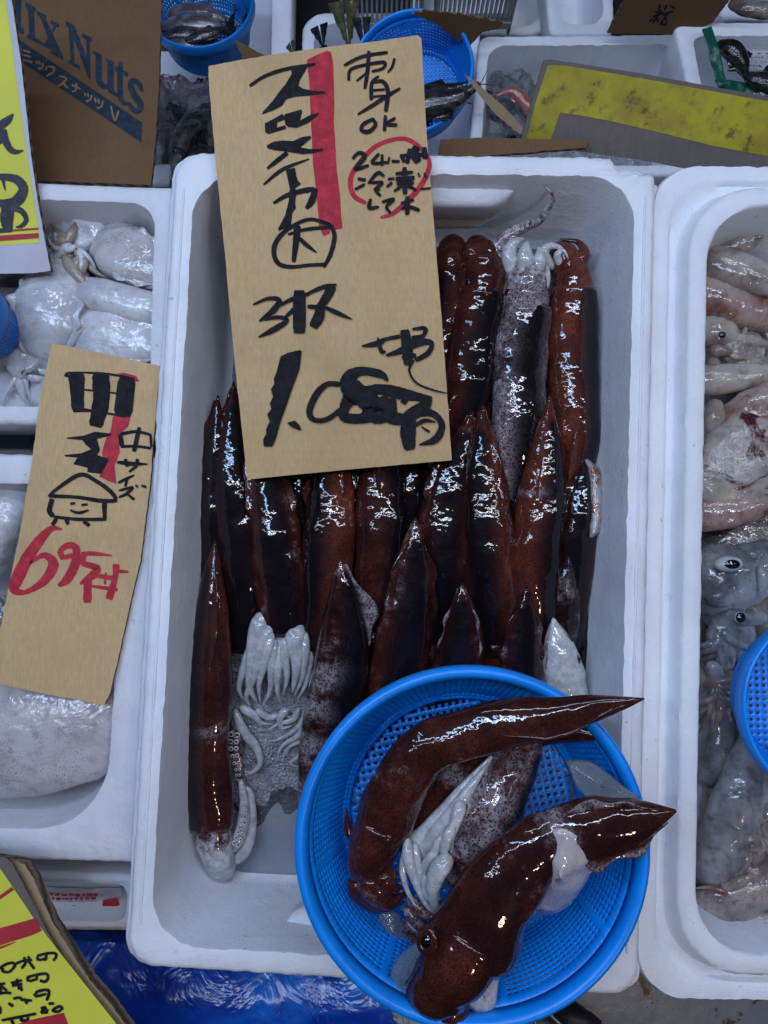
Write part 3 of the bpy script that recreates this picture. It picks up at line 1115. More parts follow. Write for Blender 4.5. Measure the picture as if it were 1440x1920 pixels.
# crushed ice and meltwater on the floor of the big box
mb = MB()
rows = []
for j in range(121):
    row = []
    for i in range(81):
        u, v = i / 80, j / 120
        x = (-0.5 + u) * (MQ.w - 0.068)
        y = -MQ.l / 2 + 0.060 + v * (MQ.l - 0.095)
        edge = min(1.0, v * 7 - 0.35 + 0.55 * mnoise.noise(Vector((x * 22, y * 22, 4))) + 0.3 * mnoise.noise(Vector((x * 70, y * 70, 2))))
        h = mnoise.fractal(Vector((x * 60, y * 60, 1)), 0.8, 2.1, 4) * 0.0016
        c2 = abs(mnoise.noise(Vector((x * 160, y * 160, 7)))) * 0.0012
        row.append(mb.vert(MQ.at(x, y, -0.0985 + max(0.0, edge) * (0.0105 + h + c2) + min(0.0, edge) * 0.03)))
    rows.append(row)
mb.grid(rows)
ice = mb.build("crushed_ice", M['ice'])
tag(ice, "grey crushed ice and slush on the floor of the big foam box", "ice", kind="stuff")

right_prof = [(0.010, -0.128, 0.03), (0.003, -0.045, 0.03), (0.0, -0.016, 0.034), (0.0012, -0.0125, 0.034), (0.004, -0.012, 0.034), (0.0105, -0.012, 0.036),
              (0.013, -0.013, 0.04), (0.015, -0.017, 0.042), (0.0205, -0.0175, 0.046), (0.0225, -0.013, 0.048), (0.0235, -0.002, 0.05), (0.026, 0.0, 0.05), (0.0355, 0.0, 0.044),
              (0.0370, -0.0008, 0.044), (0.0378, -0.004, 0.044), (0.042, -0.05, 0.044), (0.047, -0.086, 0.044), (0.05, -0.095, 0.044), (0.058, -0.100, 0.04)]
right_box, RQ = foam_box("white foam box with stepped rim holding pale mixed squid at the right", [(1236, 292), (2010, 300), (2010, 1905), (1203, 1893)], 0.0, right_prof, 'foam', 2, jag=0.0010)
left_up, UQ = foam_box("stained foam box holding white cuttlefish behind the small cardboard sign", [(-400, 326), (326, 349), (312, 798), (-400, 792)], -0.026,
                       rim_profile(wall=0.0150, depth=0.085, r_out=0.004, r_in=0.02), 'foam_old', 3)
left_low, LQ = foam_box("foam box with one large speckled cuttlefish under the small cardboard sign", [(-400, 842), (296, 856), (250, 1620), (-400, 1602)], -0.03,
                        rim_profile(wall=0.024, depth=0.075, r_out=0.004, r_in=0.055), 'foam_old', 4)
near_low, NQ = foam_box("low foam box with red printed wrapper at the bottom left", [(-400, 1612), (262, 1642), (252, 1748), (-400, 1744)], -0.065,
                        rim_profile(wall=0.009, depth=0.04, r_out=0.004, r_in=0.010), 'foam', 5)

# ------------------------------------------------------------------ squids in the big box
G = "dark squids in the big foam box"

a1 = squid("orange brown squid beside the right wall, its head against the far wall", [(1076, 543, -.054), (1077, 680, -.055), (1072, 830, -.060), (1062, 1010, -.076)], 49,
      tone=.78, paleness=-.75, roll=48, head=[(1072, 515, -.056), (1058, 485, -.058), (1050, 462, -.064)], head_hw=38, head_pale=0.1, seed=1,
      arms=[([(1040, 505, -.055), (1020, 478, -.048), (1028, 462, -.046), (1052, 466, -.046), (1058, 486, -.046)], 11, .85), ([(1075, 500, -.05), (1095, 478, -.05), (1085, 455, -.055), (1050, 448, -.058)], 13, .1),
            ([(1055, 505, -.052), (1045, 480, -.046), (1056, 470, -.044), (1066, 485, -.045)], 8, 1)],
      eyes=[(1100, 521, -.049, 9, (.5, .1, .8), .9)])
a2 = squid("speckled grey squid with white arms curling up at the far wall", [(988, 574, -.051), (980, 700, -.051), (968, 830, -.056), (962, 985, -.074)], 51,
      tone=.2, paleness=.70, band=1.0, roll=18, head=[(985, 545, -.052), (985, 510, -.053), (985, 485, -.055)], head_hw=44, head_flesh=.55, head_pale=.5, seed=2, spots=[(.55, .25, .3)],
      arms=[([(965, 520, -.05), (955, 475, -.046), (968, 452, -.044), (985, 448, -.046)], 17, 1), ([(985, 510, -.046), (985, 470, -.040), (990, 452, -.042)], 18, 1), ([(1003, 515, -.048), (1012, 480, -.044), (1010, 462, -.046)], 16, 1),
            ([(950, 545, -.055), (938, 500, -.052), (935, 465, -.05), (955, 440, -.045), (985, 425, -.040), (1010, 415, -.03), (1028, 390, -.02), (1038, 368, -.012), (1020, 347, -.008)], 15, .45, .55),
            ([(945, 560, -.055), (940, 525, -.055), (942, 490, -.055)], 8, .9), ([(1022, 545, -.055), (1026, 510, -.052), (1020, 480, -.05)], 8, .9)],
      suckers=[([(955, 440, -.041), (985, 425, -.036), (1010, 415, -.026), (1028, 390, -.016)], 14, 0, 7)],
      eyes=[(953, 549, -.045, 8, (-.6, 0, .7), 1.3)])
a3 = squid("dark brown squid leaning left beside the speckled grey one", [(905, 546, -.054), (887, 650, -.054), (864, 760, -.059), (838, 905, -.072)], 49,
      tone=.5, paleness=-0.42, roll=30, head=[(907, 515, -.056), (900, 480, -.058), (892, 452, -.064)], head_hw=43, head_pale=-.2, seed=3,
      arms=[([(890, 490, -.05), (880, 462, -.05), (885, 450, -.055)], 16, .05), ([(912, 490, -.05), (918, 462, -.05), (905, 448, -.055)], 16, .05)], eyes=[(878, 532, -.046, 8, (-.5, 0, .8), .9)])
a4 = squid("brown squid half covered by the right edge of the big sign", [(842, 512, -.060), (828, 640, -.062), (800, 800, -.072)], 46, tone=.55, paleness=-0.3, roll=-40,
      head=[(846, 490, -.062), (848, 465, -.064), (845, 448, -.068)], head_hw=34, seed=4)
for k, (x0, x1) in enumerate(((740, 735), (650, 655), (560, 570), (475, 490))):
    squid("dark squid lying hidden under the big cardboard sign", [(x0, 520, -.066), (x0, 640, -.066), (x1, 760, -.07), (x1, 880, -.08)], 44, tone=.4, paleness=-.5, roll=-20 + 15 * k,
          head=[(x0, 490, -.066), (x0, 455, -.07)], head_hw=36, seed=40 + k)

l0 = squid("long brown squid lying alone along the left wall, head nearest the viewer", [(397, 1556, -.070), (394, 1410, -.064), (398, 1220, -.058), (403, 1010, -.052)], 43, tone=.5, paleness=-0.32, roll=-48,
      spots=[(.42, .05, .75), (.26, .03, .4)], seed=5, finw=.5, head=[(405, 1590, -.072), (415, 1622, -.078), (425, 1640, -.084)], head_hw=33, head_flesh=1.0, head_pale=.7,
      arms=[([(430, 1600, -.075), (452, 1560, -.078), (458, 1510, -.080), (452, 1465, -.081), (460, 1490, -.083)], 13, .7), ([(425, 1620, -.08), (455, 1600, -.082), (470, 1560, -.084), (470, 1500, -.085), (466, 1482, -.085), (455, 1478, -.085), (448, 1490, -.085)], 12, .75),
            ([(400, 1600, -.066), (408, 1625, -.072), (420, 1648, -.082)], 14, .9), ([(418, 1595, -.066), (424, 1625, -.072), (430, 1652, -.084)], 13, .9), ([(382, 1590, -.07), (390, 1618, -.077), (408, 1640, -.086)], 12, .4)],
      suckers=[([(440, 1590, -.071), (455, 1550, -.073), (458, 1510, -.074), (452, 1470, -.076)], 13, 0, 12)])
l1 = squid("nearly black squid pressed to the left wall above the long brown one", [(420, 1215, -.083), (400, 1050, -.067), (396, 900, -.058), (409, 740, -.046)], 37, tone=.1, paleness=-.65, roll=-5, seed=6, finw=.7)
l2 = squid("black backed squid second from the left wall, tail beside the sign", [(462, 1215, -.082), (446, 1060, -.064), (440, 900, -.056), (438, 715, -.048)], 40, tone=.1, paleness=-.6, roll=5, band=1, seed=7, finw=.8)
b3 = squid("speckled brown squid whose white arms spread over the ice", [(536, 1186, -.068), (520, 1060, -.058), (510, 950, -.054), (480, 770, -.05)], 48, tone=.5, paleness=0.1, roll=8, seed=8,
      head=[(535, 1215, -.070), (525, 1250, -.074), (520, 1280, -.080)], head_hw=34, head_flesh=.9, head_pale=.6,
      arms=[([(498, 1148, -.060), (484, 1180, -.058), (474, 1230, -.060), (468, 1285, -.068), (482, 1318, -.078)], 19, 1, .6), ([(512, 1165, -.058), (492, 1210, -.057), (478, 1265, -.063), (462, 1305, -.074), (470, 1325, -.08)], 12, 1),
            ([(508, 1180, -.057), (500, 1230, -.057), (486, 1280, -.066), (488, 1320, -.077)], 11, 1), ([(480, 1190, -.062), (462, 1240, -.064), (448, 1290, -.072), (462, 1318, -.08)], 10, 1), ([(515, 1200, -.058), (510, 1250, -.060), (506, 1295, -.070), (492, 1322, -.078)], 10, 1),
            ([(556, 1165, -.060), (552, 1205, -.056), (556, 1250, -.058), (548, 1300, -.070)], 20, 1, .6), ([(568, 1180, -.060), (570, 1225, -.058), (566, 1270, -.065), (552, 1305, -.075)], 12, 1), ([(540, 1180, -.060), (534, 1225, -.058), (538, 1270, -.064), (530, 1305, -.074)], 11, 1),
            ([(582, 1190, -.064), (580, 1240, -.064), (572, 1285, -.070), (556, 1312, -.078)], 9, 1), ([(528, 1200, -.060), (522, 1250, -.060), (520, 1295, -.068), (528, 1322, -.077)], 9, 1),
            ([(590, 1245, -.068), (583, 1310, -.071), (562, 1360, -.077), (525, 1385, -.081), (503, 1390, -.083)], 8, .9), ([(588, 1280, -.07), (586, 1335, -.074), (560, 1378, -.079), (530, 1398, -.082), (518, 1425, -.084)], 9, .9),
            ([(594, 1300, -.07), (590, 1345, -.076), (572, 1385, -.081), (540, 1402, -.083), (528, 1430, -.085)], 6, .9), ([(592, 1340, -.075), (577, 1382, -.08), (547, 1397, -.083), (535, 1418, -.085)], 7, .8), ([(440, 1330, -.078), (456, 1370, -.080), (480, 1400, -.083), (488, 1430, -.084), (472, 1448, -.085), (458, 1446, -.086)], 10, .85),
            ([(450, 1325, -.078), (475, 1340, -.080), (490, 1355, -.083), (512, 1358, -.084)], 9, .7), ([(590, 1400, -.083), (565, 1415, -.085), (545, 1432, -.086), (575, 1442, -.087)], 5, .7), ([(480, 1330, -.078), (505, 1345, -.081), (530, 1340, -.082), (552, 1350, -.083)], 7, .8),
            ([(540, 1330, -.078), (525, 1345, -.08), (530, 1365, -.082), (548, 1360, -.082)], 8, .8), ([(560, 1330, -.076), (548, 1350, -.079), (520, 1358, -.082), (500, 1372, -.084)], 6, .8), ([(445, 1345, -.08), (440, 1400, -.083), (448, 1440, -.085), (446, 1475, -.086)], 17, .45, .45)],
      suckers=[([(443, 1360, -.077), (440, 1400, -.079), (447, 1440, -.081), (446, 1470, -.083)], 18, 0, 9)])
b3b = squid("dark squid wedged low between two brown ones just below the sign", [(578, 1100, -.086), (562, 940, -.074), (548, 790, -.068)], 34, tone=.25, paleness=-.5, roll=0, seed=9)
b4 = squid("black and orange squid left of the pointed pale tail", [(602, 1222, -.074), (614, 1070, -.060), (622, 930, -.056), (614, 750, -.052)], 49, tone=.92, paleness=-0.5, roll=-38, head=[(598, 1250, -.078), (596, 1285, -.083)], head_hw=34, head_pale=.1, seed=10, finw=.5)
b5 = squid("smooth reddish brown squid emerging below the middle of the sign", [(704, 1190, -.074), (712, 1050, -.060), (712, 910, -.055), (706, 750, -.052)], 48, tone=.45, paleness=-0.12, roll=55, head=[(702, 1225, -.078), (700, 1265, -.084)], head_hw=36, head_pale=.1, seed=11, finw=.5)
b6b = squid("dark red squid sunk low below the sign's right half", [(760, 1080, -.084), (770, 940, -.072), (775, 800, -.066)], 36, tone=.35, paleness=-.4, roll=10, seed=12)
b6 = squid("squid with black back and dotted sides below the sign's corner", [(806, 1196, -.074), (822, 1060, -.060), (840, 930, -.055), (886, 770, -.044)], 50, tone=.45, paleness=0.14, roll=6, head=[(802, 1230, -.078), (800, 1270, -.084)], head_hw=38, head_pale=.1, seed=13)
b7 = squid("red brown squid with a black left half right of the dotted one", [(930, 1222, -.074), (924, 1070, -.058), (914, 940, -.052), (906, 760, -.040)], 50, tone=.65, paleness=-0.35, roll=-30, head=[(932, 1255, -.078), (932, 1295, -.084)], head_hw=38, head_pale=.1, seed=14, finw=.4)
b8 = squid("orange squid with a pale ring and navy right side", [(1003, 1200, -.072), (1012, 1060, -.056), (1020, 920, -.050), (1031, 742, -.036)], 48, tone=.85, paleness=-0.42, roll=40, spots=[(.66, .045, 1.1), (.4, .02, .25)], head=[(1000, 1232, -.076), (1000, 1270, -.083)], head_hw=36, head_pale=.1, seed=15, finw=.35)
b9 = squid("dark squid by the right wall with a clear orange fin spread out", [(1052, 1255, -.082), (1072, 1090, -.066), (1086, 970, -.058), (1100, 855, -.050)], 37, tone=.25, paleness=-.35, roll=-10, spots=[(.12, .16, .7)], seed=16, finw=.5)
# translucent fin of that squid against the wall
mb = MB()
rows = []
fp = [((1098, 862), (1100, 862)), ((1102, 880), (1128, 884)), ((1104, 905), (1142, 912)), ((1106, 940), (1151, 944)), ((1107, 975), (1150, 972)), ((1107, 1000), (1130, 992)), ((1107, 1008), (1110, 1007))]
for (x0, y0), (x1, y1) in fp:
    row = []
    for j in range(7):
        f = j / 6
        row.append(mb.vert(P(x0 + (x1 - x0) * f, y0 + (y1 - y0) * f, -.050 - .004 * f + .004 * math.sin(f * 3))))
    rows.append(row)
mb.grid(rows)
o = mb.build("fin", M['fin_clear'], parent=b9); o["label"] = "clear orange fin spread against the wall"
md = o.modifiers.new("thickness", 'SOLIDIFY'); md.thickness = 0.0012

c1 = squid("squid with pale spotted flank and raised pointed tail, left of the basket", [(608, 1530, -.064), (622, 1370, -.052), (642, 1215, -.044), (638, 1046, -.028)], 53, tone=.3, paleness=0.22, roll=38, seed=17,
      spots=[(.30, .04, .6), (.42, .04, .7), (.58, .06, .6), (.12, .1, .5)], finw=.7, droop=.25, fin_pale=.9, fin_t=(.70, .99), fins=(1,))
c2 = squid("brown squid with upright pointed tail just above the basket", [(728, 1440, -.066), (742, 1290, -.053), (758, 1140, -.044), (779, 970, -.028)], 53, tone=.45, paleness=0.12, roll=14, seed=18, finw=.4,
      spots=[(.75, .08, .45)], eyes=[(698, 1195, -.052, 8, (-.3, .2, .9), 1.1)])
c3 = squid("short brown tail between two longer ones above the basket", [(842, 1440, -.070), (852, 1320, -.056), (862, 1210, -.046), (866, 1094, -.032)], 48, tone=.3, paleness=0.08, roll=-12, seed=19, finw=.22, fin_pale=.7)
c4 = squid("purple brown tail with pale base next to the white belly", [(958, 1440, -.066), (970, 1330, -.054), (980, 1225, -.044), (988, 1100, -.030)], 43, tone=.3, paleness=0.2, roll=6, seed=20, finw=.35, spots=[(.35, .12, .7)])
c5 = squid("squid turned white belly up above the basket", [(1078, 1440, -.066), (1062, 1320, -.056), (1048, 1240, -.050), (1037, 1158, -.044)], 40, tone=.3, paleness=.3, band=0, seed=21, finw=.15, body_flesh=1.0)
c6 = squid("narrow charcoal squid squeezed against the right wall", [(1086, 1450, -.090), (1092, 1260, -.080), (1090, 1110, -.074), (1082, 1000, -.068)], 30, tone=-.1, paleness=.10, roll=0, seed=22, finw=.4)
x1 = squid("pale dotted squid tail lying behind the white belly", [(1085, 1420, -.09), (1060, 1230, -.070), (1058, 1120, -.060), (1066, 1035, -.054)], 28, tone=0, paleness=.38, roll=60, band=.3, seed=23, finw=.4)

squid("black squid sunk between the dotted squid and the red brown one", [(868, 1150, -.088), (872, 1020, -.074), (876, 900, -.068), (880, 800, -.062)], 30, tone=.2, paleness=-.4, seed=51)
squid("dark maroon squid sunk left of the orange ringed one", [(968, 1160, -.088), (968, 1020, -.074), (966, 900, -.068), (962, 800, -.064)], 30, tone=.3, paleness=-.4, seed=52)
squid("dark maroon squid sunk between the reddish squid and the black and orange one", [(662, 1150, -.088), (664, 1020, -.074), (664, 880, -.068), (662, 780, -.064)], 28, tone=.3, paleness=-.4, seed=53)
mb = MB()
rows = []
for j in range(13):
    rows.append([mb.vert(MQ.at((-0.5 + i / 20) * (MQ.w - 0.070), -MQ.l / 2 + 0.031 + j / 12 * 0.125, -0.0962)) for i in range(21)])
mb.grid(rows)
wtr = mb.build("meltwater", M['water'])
tag(wtr, "thin grey tinted meltwater at the near end of the big box", "water", kind="stuff")

# ------------------------------------------------------------------ the basket of three squids
BASK = basket("bright blue basket holding a few squid on the corner of the big box", 884, 1588, 0.069, 326, 0.066, 'blue', tilt=(0, math.radians(-1.5)), nang=152, nrow=15, roll=.2)
GB = "squids heaped in the blue basket"
TAILP = [(0, .86), (.03, .94), (.15, 1.0), (.45, .98), (.6, .86), (.74, .72), (.88, .44), (.96, .18), (1, .03)]
s2b = squid("dark squid with pale belly edge lying under the bent one", [(775, 1590, .032), (838, 1480, .040), (900, 1410, .044), (1000, 1360, .044), (1145, 1382, .066)], 54, tone=.55, paleness=-.15, band=.25, roll=-60, seed=31, flat=.64, wob=.14, group=GB, spots=[(.36, .07, .9)], finw=.5,
      arms=[([(768, 1612, .050), (808, 1575, .054), (862, 1498, .060), (922, 1418, .062)], 38, .95, .45), ([(790, 1600, .054), (835, 1545, .060), (880, 1480, .064), (915, 1430, .062)], 20, 1)])
s2 = squid("speckled squid in the middle of the basket, neck toward the viewer", [(868, 1668, .048), (892, 1590, .056), (938, 1490, .058), (1010, 1370, .050)], 57, tone=.55, paleness=.48, roll=70, seed=32, flat=.64, wob=.14, group=GB, spots=[(.1, .12, .5), (.45, .15, .35)], finw=.4,
      prof=[(0, .45), (.03, .65), (.1, .85), (.25, 1.0), (.6, 1.0), (.8, .8), (.93, .5), (1, .1)],
      arms=[([(866, 1500, .066), (856, 1535, .068), (846, 1575, .066), (848, 1612, .060)], 13, 1), ([(850, 1545, .070), (836, 1580, .070), (828, 1618, .066), (808, 1650, .060)], 11, 1), ([(838, 1560, .066), (818, 1590, .066), (806, 1630, .062), (812, 1668, .056)], 10, 1),
            ([(822, 1590, .066), (800, 1620, .064), (792, 1655, .060), (806, 1692, .054)], 10, 1), ([(764, 1572, .062), (766, 1610, .064), (780, 1655, .062), (802, 1700, .058), (828, 1716, .052)], 11, 1), ([(776, 1580, .060), (784, 1625, .062), (796, 1668, .060), (824, 1700, .056)], 9, 1),
            ([(846, 1605, .070), (824, 1630, .072), (812, 1668, .068), (818, 1705, .058), (838, 1718, .050)], 19, 1), ([(760, 1590, .058), (756, 1640, .058), (776, 1690, .054), (830, 1720, .05)], 7, .85), ([(798, 1640, .064), (800, 1680, .062), (830, 1706, .056)], 8, 1),
            ([(765, 1680, .052), (795, 1712, .054), (838, 1706, .054), (868, 1684, .05)], 12, .2), ([(760, 1700, .046), (790, 1735, .048), (835, 1735, .048), (870, 1715, .045)], 13, .15), ([(775, 1725, .045), (768, 1755, .042), (800, 1772, .04)], 15, .1), ([(772, 1715, .046), (778, 1740, .046), (795, 1750, .043)], 10, .8)])
s1 = squid("bent brown squid across the top of the basket, tail past the rim", [(712, 1562, .056), (742, 1492, .064), (795, 1412, .070), (890, 1370, .077), (1050, 1342, .084), (1208, 1310, .090)], 52, tone=.52, paleness=0.0, roll=-45, band=.25, seed=33, flat=.64, wob=.14, group=GB,
      prof=[(0, .95), (.03, 1.02), (.15, 1.05), (.35, .98), (.5, .92), (.62, .88), (.75, .80), (.88, .50), (.96, .20), (1, .03)], finw=.8, droop=.35, fins=(1,), fin_t=(.68, .97), spots=[(.36, .1, .2), (.1, .1, -.2)],
      head=[(698, 1592, .052), (690, 1625, .048), (695, 1655, .044)], head_hw=46,
      arms=[([(700, 1630, .05), (705, 1665, .052), (730, 1690, .05), (760, 1675, .046)], 34, .0), ([(680, 1640, .046), (680, 1672, .044), (705, 1700, .04), (745, 1695, .04)], 28, .1), ([(715, 1630, .056), (728, 1660, .056), (755, 1665, .05)], 26, .0),
            ([(690, 1650, .05), (690, 1680, .048), (722, 1702, .046), (758, 1690, .044)], 18, .15),
            ([(672, 1580, .045), (655, 1562, .042), (650, 1535, .042), (651, 1515, .044)], 10, .15)],
      eyes=[(682, 1565, .052, 14, (-.6, .2, .6), .7)])
s3 = squid("front squid with open eye, tail over the basket's right rim", [(876, 1782, .066), (930, 1698, .076), (986, 1606, .082), (1072, 1560, .084), (1165, 1542, .086), (1268, 1520, .092)], 80, tone=.42, paleness=-0.12, roll=10, band=.5, seed=34, flat=.64, wob=.14, group=GB,
      prof=[(0, 1.08), (.03, 1.10), (.10, 1.06), (.3, .88), (.44, .70), (.55, .62), (.70, .70), (.83, .52), (.94, .22), (1, .03)], finw=.35, droop=.25, fin_pale=.8, fin_t=(.55, .97), spots=[(.56, .07, 1.1), (.38, .05, .35)],
      head=[(850, 1810, .068), (820, 1850, .062), (795, 1895, .052)], head_hw=70, head_pale=-.3,
      arms=[([(800, 1870, .06), (790, 1910, .05), (800, 1960, .035)], 34, .1), ([(840, 1870, .066), (850, 1920, .056), (840, 1970, .04)], 36, .05), ([(880, 1840, .06), (905, 1885, .056), (900, 1950, .045)], 30, .75),
            ([(770, 1850, .05), (750, 1890, .046), (770, 1950, .04)], 26, .7), ([(900, 1850, .05), (915, 1900, .048), (905, 1960, .045)], 26, .85), ([(790, 1880, .066), (780, 1925, .055), (790, 1970, .04)], 18, .8)],
      eyes=[(800, 1764, .085, 18, (-.55, .10, .8), 1.25, .82)], lids=[(800, 1764, .088, 19, 5.0, (-.55, .10, .8))])
# pale membranes that spread from the front squid
def film(parent, name, pts, z, amp, mat='membrane', label=None, seed=0):
    mb = MB()
    cx = sum(p[0] for p in pts) / len(pts); cy = sum(p[1] for p in pts) / len(pts)
    out = catmull(pts + [pts[0]], len(pts) * 6)
    rows = []
    for j in range(7):
        f = j / 6
        row = []
        for (x, y, zz) in out:
            p = P(cx + (x - cx) * (1 - f), cy + (y - cy) * (1 - f), z * f + zz * (1 - f))
            p.z += amp * f * (1.2 + mnoise.noise(Vector((p.x * 60, p.y * 60, seed))))
            row.append(mb.vert(p))
        rows.append(row)
    mb.grid(rows)
    o = mb.build(name, M[mat], parent=parent)
    fix_normals(o)
    if label:
        o["label"] = label
    md = o.modifiers.new("thickness", 'SOLIDIFY'); md.thickness = 0.0014
    return o
film(s3, "torn_skin", [(1060, 1425, .075), (1110, 1428, .075), (1165, 1470, .078), (1200, 1500, .082), (1130, 1510, .084), (1085, 1480, .08)], .082, .004, 'membrane', "torn translucent skin by the tail", 1)
film(s3, "fin", [(1010, 1562, .088), (1062, 1556, .096), (1112, 1600, .090), (1104, 1645, .078), (1062, 1702, .062), (1015, 1714, .056), (985, 1680, .060), (1000, 1620, .078)], .084, .008, 'cuttle_speck', "pale speckled fin", 2)
film(s3, "torn_skin", [(790, 1760, .070), (750, 1790, .058), (730, 1830, .052), (745, 1870, .052), (790, 1850, .062), (800, 1800, .075)], .064, .003, 'membrane', None, 3)
film(s3, "torn_skin", [(900, 1806, .066), (936, 1776, .064), (934, 1850, .062), (920, 1915, .056), (885, 1940, .05), (872, 1880, .058)], .062, .004, 'cuttle_speck', "pale skin hanging from the neck", 5)
film(s3, "torn_skin", [(752, 1850, .056), (775, 1845, .060), (800, 1905, .055), (815, 1960, .045), (770, 1960, .045), (752, 1900, .05)], .054, .003, 'cuttle_speck', None, 6)
film(s1, "slime", [(712, 1710, .02), (745, 1712, .02), (765, 1745, .018), (760, 1790, .02), (725, 1775, .02), (708, 1740, .02)], .021, .002, 'membrane', "clear slime on the basket floor", 4)

# ------------------------------------------------------------------ left boxes: cuttlefish
GU = "white cuttlefish in the left boxes"
lump("egg shaped white cuttlefish body left of the others in the upper left box", [(118, 490, -.062), (98, 560, -.050), (90, 620, -.050), (96, 700, -.062)], 72, 'cuttle', flat=.5, name="cuttlefish", cat="cuttlefish", group=GU, seed=1, fins=(1, -1), finw=.3, wob=.08,
     prof=[(0, .6), (.1, .8), (.35, 1), (.65, .95), (.85, .6), (1, .1)])
lump("smooth white cuttlefish tube pointing right against the big box", [(150, 548, -.052), (200, 558, -.046), (265, 576, -.046), (340, 592, -.05)], 34, 'cuttle', flat=.7, name="cuttlefish", cat="cuttlefish", group=GU, seed=2, wob=.05,
     prof=[(0, .8), (.05, .95), (.15, 1), (.8, 1), (1, .6)])
lump("white cuttlefish with pinkish wet skin at the far right of the upper left box", [(190, 445, -.062), (235, 475, -.052), (290, 500, -.052), (350, 520, -.055)], 56, 'cuttle_speck', flat=.42, name="cuttlefish", cat="cuttlefish", group=GU, seed=3, wob=.12, fins=(1, -1), finw=.3)
lump("broad white cuttlefish just above the top edge of the small sign", [(135, 660, -.062), (190, 630, -.052), (250, 632, -.050), (340, 660, -.05)], 70, 'cuttle', flat=.38, name="cuttlefish", cat="cuttlefish", group=GU, seed=4, wob=.10, fins=(1, -1), finw=.25)
lump("cuttlefish head with tangled tan arms at the far wall of the left box", [(215, 425, -.070), (170, 430, -.062), (130, 440, -.062), (90, 425, -.07)], 40, 'cuttle', flat=.5, name="cuttlefish", cat="cuttlefish", group=GU, seed=5, wob=.3,
     arms=rand_arms(150, 470, -.050, 12, 85, 8, 5, 40, 200) + rand_arms(130, 450, -.050, 8, 70, 9, 8, 120, 300) + [([(160, 600, -.046), (140, 630, -.046), (122, 668, -.05)], 17), ([(120, 480, -.048), (140, 510, -.044), (162, 535, -.044), (168, 560, -.05)], 12, 1)], parts_arms_mat='tan_tentacle')
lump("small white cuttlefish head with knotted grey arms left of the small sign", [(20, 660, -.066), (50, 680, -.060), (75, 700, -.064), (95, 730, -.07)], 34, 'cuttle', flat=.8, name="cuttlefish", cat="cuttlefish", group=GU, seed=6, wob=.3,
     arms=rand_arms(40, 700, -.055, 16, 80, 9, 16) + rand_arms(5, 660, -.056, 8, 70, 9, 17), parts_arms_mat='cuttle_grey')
lump("white cuttlefish body at the near wall of the upper left box", [(60, 745, -.075), (110, 720, -.066), (170, 715, -.064), (240, 725, -.07)], 40, 'cuttle', flat=.7, name="cuttlefish", cat="cuttlefish", group=GU, seed=7, wob=.15)
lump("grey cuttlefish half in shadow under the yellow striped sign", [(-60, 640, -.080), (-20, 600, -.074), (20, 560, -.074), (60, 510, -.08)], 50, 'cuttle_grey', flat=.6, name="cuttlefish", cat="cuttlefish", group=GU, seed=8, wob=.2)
lump("pale filler cuttlefish lying deep at the right of the upper left box", [(180, 700, -.088), (230, 600, -.082), (260, 500, -.082), (270, 430, -.085)], 70, 'cuttle', flat=.45, name="cuttlefish", cat="cuttlefish", group=GU, seed=9)
basket("blue basket cut off by the left edge of the picture", -72, 585, 0.0, 76, 0.05, 'blue_deep', nang=60, nrow=7)

tag(sheet("crushed_ice", [(-380, 380), (296, 385), (285, 775), (-380, 775)], -.098, .012, 60, 'ice', 31, 60, 40), "crushed ice under the white cuttlefish in the upper left box", "ice", kind="stuff")
lump("flat white cuttlefish piece wedged under the knotted arms", [(-30, 760, -.082), (20, 735, -.074), (80, 735, -.074), (150, 765, -.082)], 40, 'cuttle', flat=.4, name="cuttlefish", cat="cuttlefish", group=GU, seed=14, wob=.15)
lump("flat white cuttlefish piece left of the egg shaped body", [(-40, 520, -.082), (0, 590, -.074), (20, 650, -.074), (0, 720, -.082)], 46, 'cuttle', flat=.4, name="cuttlefish", cat="cuttlefish", group=GU, seed=15, wob=.15)
lump("large speckled cuttlefish in the lower left box with wet skin", [(-180, 1395, -.062), (-60, 1385, -.054), (70, 1375, -.050), (180, 1345, -.052), (285, 1300, -.060)], 112, 'cuttle_speck', flat=.42, name="cuttlefish", cat="cuttlefish", group=GU, seed=10, wob=.04,
     prof=[(0, .5), (.1, .85), (.4, 1), (.7, .95), (.9, .7), (1, .35)])
lump("pinkish white cuttlefish left of the small cardboard sign", [(-70, 1090, -.06), (-40, 1020, -.052), (0, 960, -.052), (60, 905, -.065)], 62, 'cuttle', flat=.6, name="cuttlefish", cat="cuttlefish", group=GU, seed=11)
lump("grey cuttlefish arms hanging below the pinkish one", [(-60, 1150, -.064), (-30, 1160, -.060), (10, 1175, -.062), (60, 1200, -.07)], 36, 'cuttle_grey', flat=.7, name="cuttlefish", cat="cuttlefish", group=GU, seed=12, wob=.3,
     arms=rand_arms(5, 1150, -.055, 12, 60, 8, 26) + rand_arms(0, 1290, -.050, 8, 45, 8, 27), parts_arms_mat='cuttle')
lump("white cuttlefish lying deep under the small cardboard sign", [(60, 1250, -.085), (130, 1150, -.080), (190, 1020, -.080), (230, 900, -.085)], 85, 'cuttle', flat=.4, name="cuttlefish", cat="cuttlefish", group=GU, seed=13)

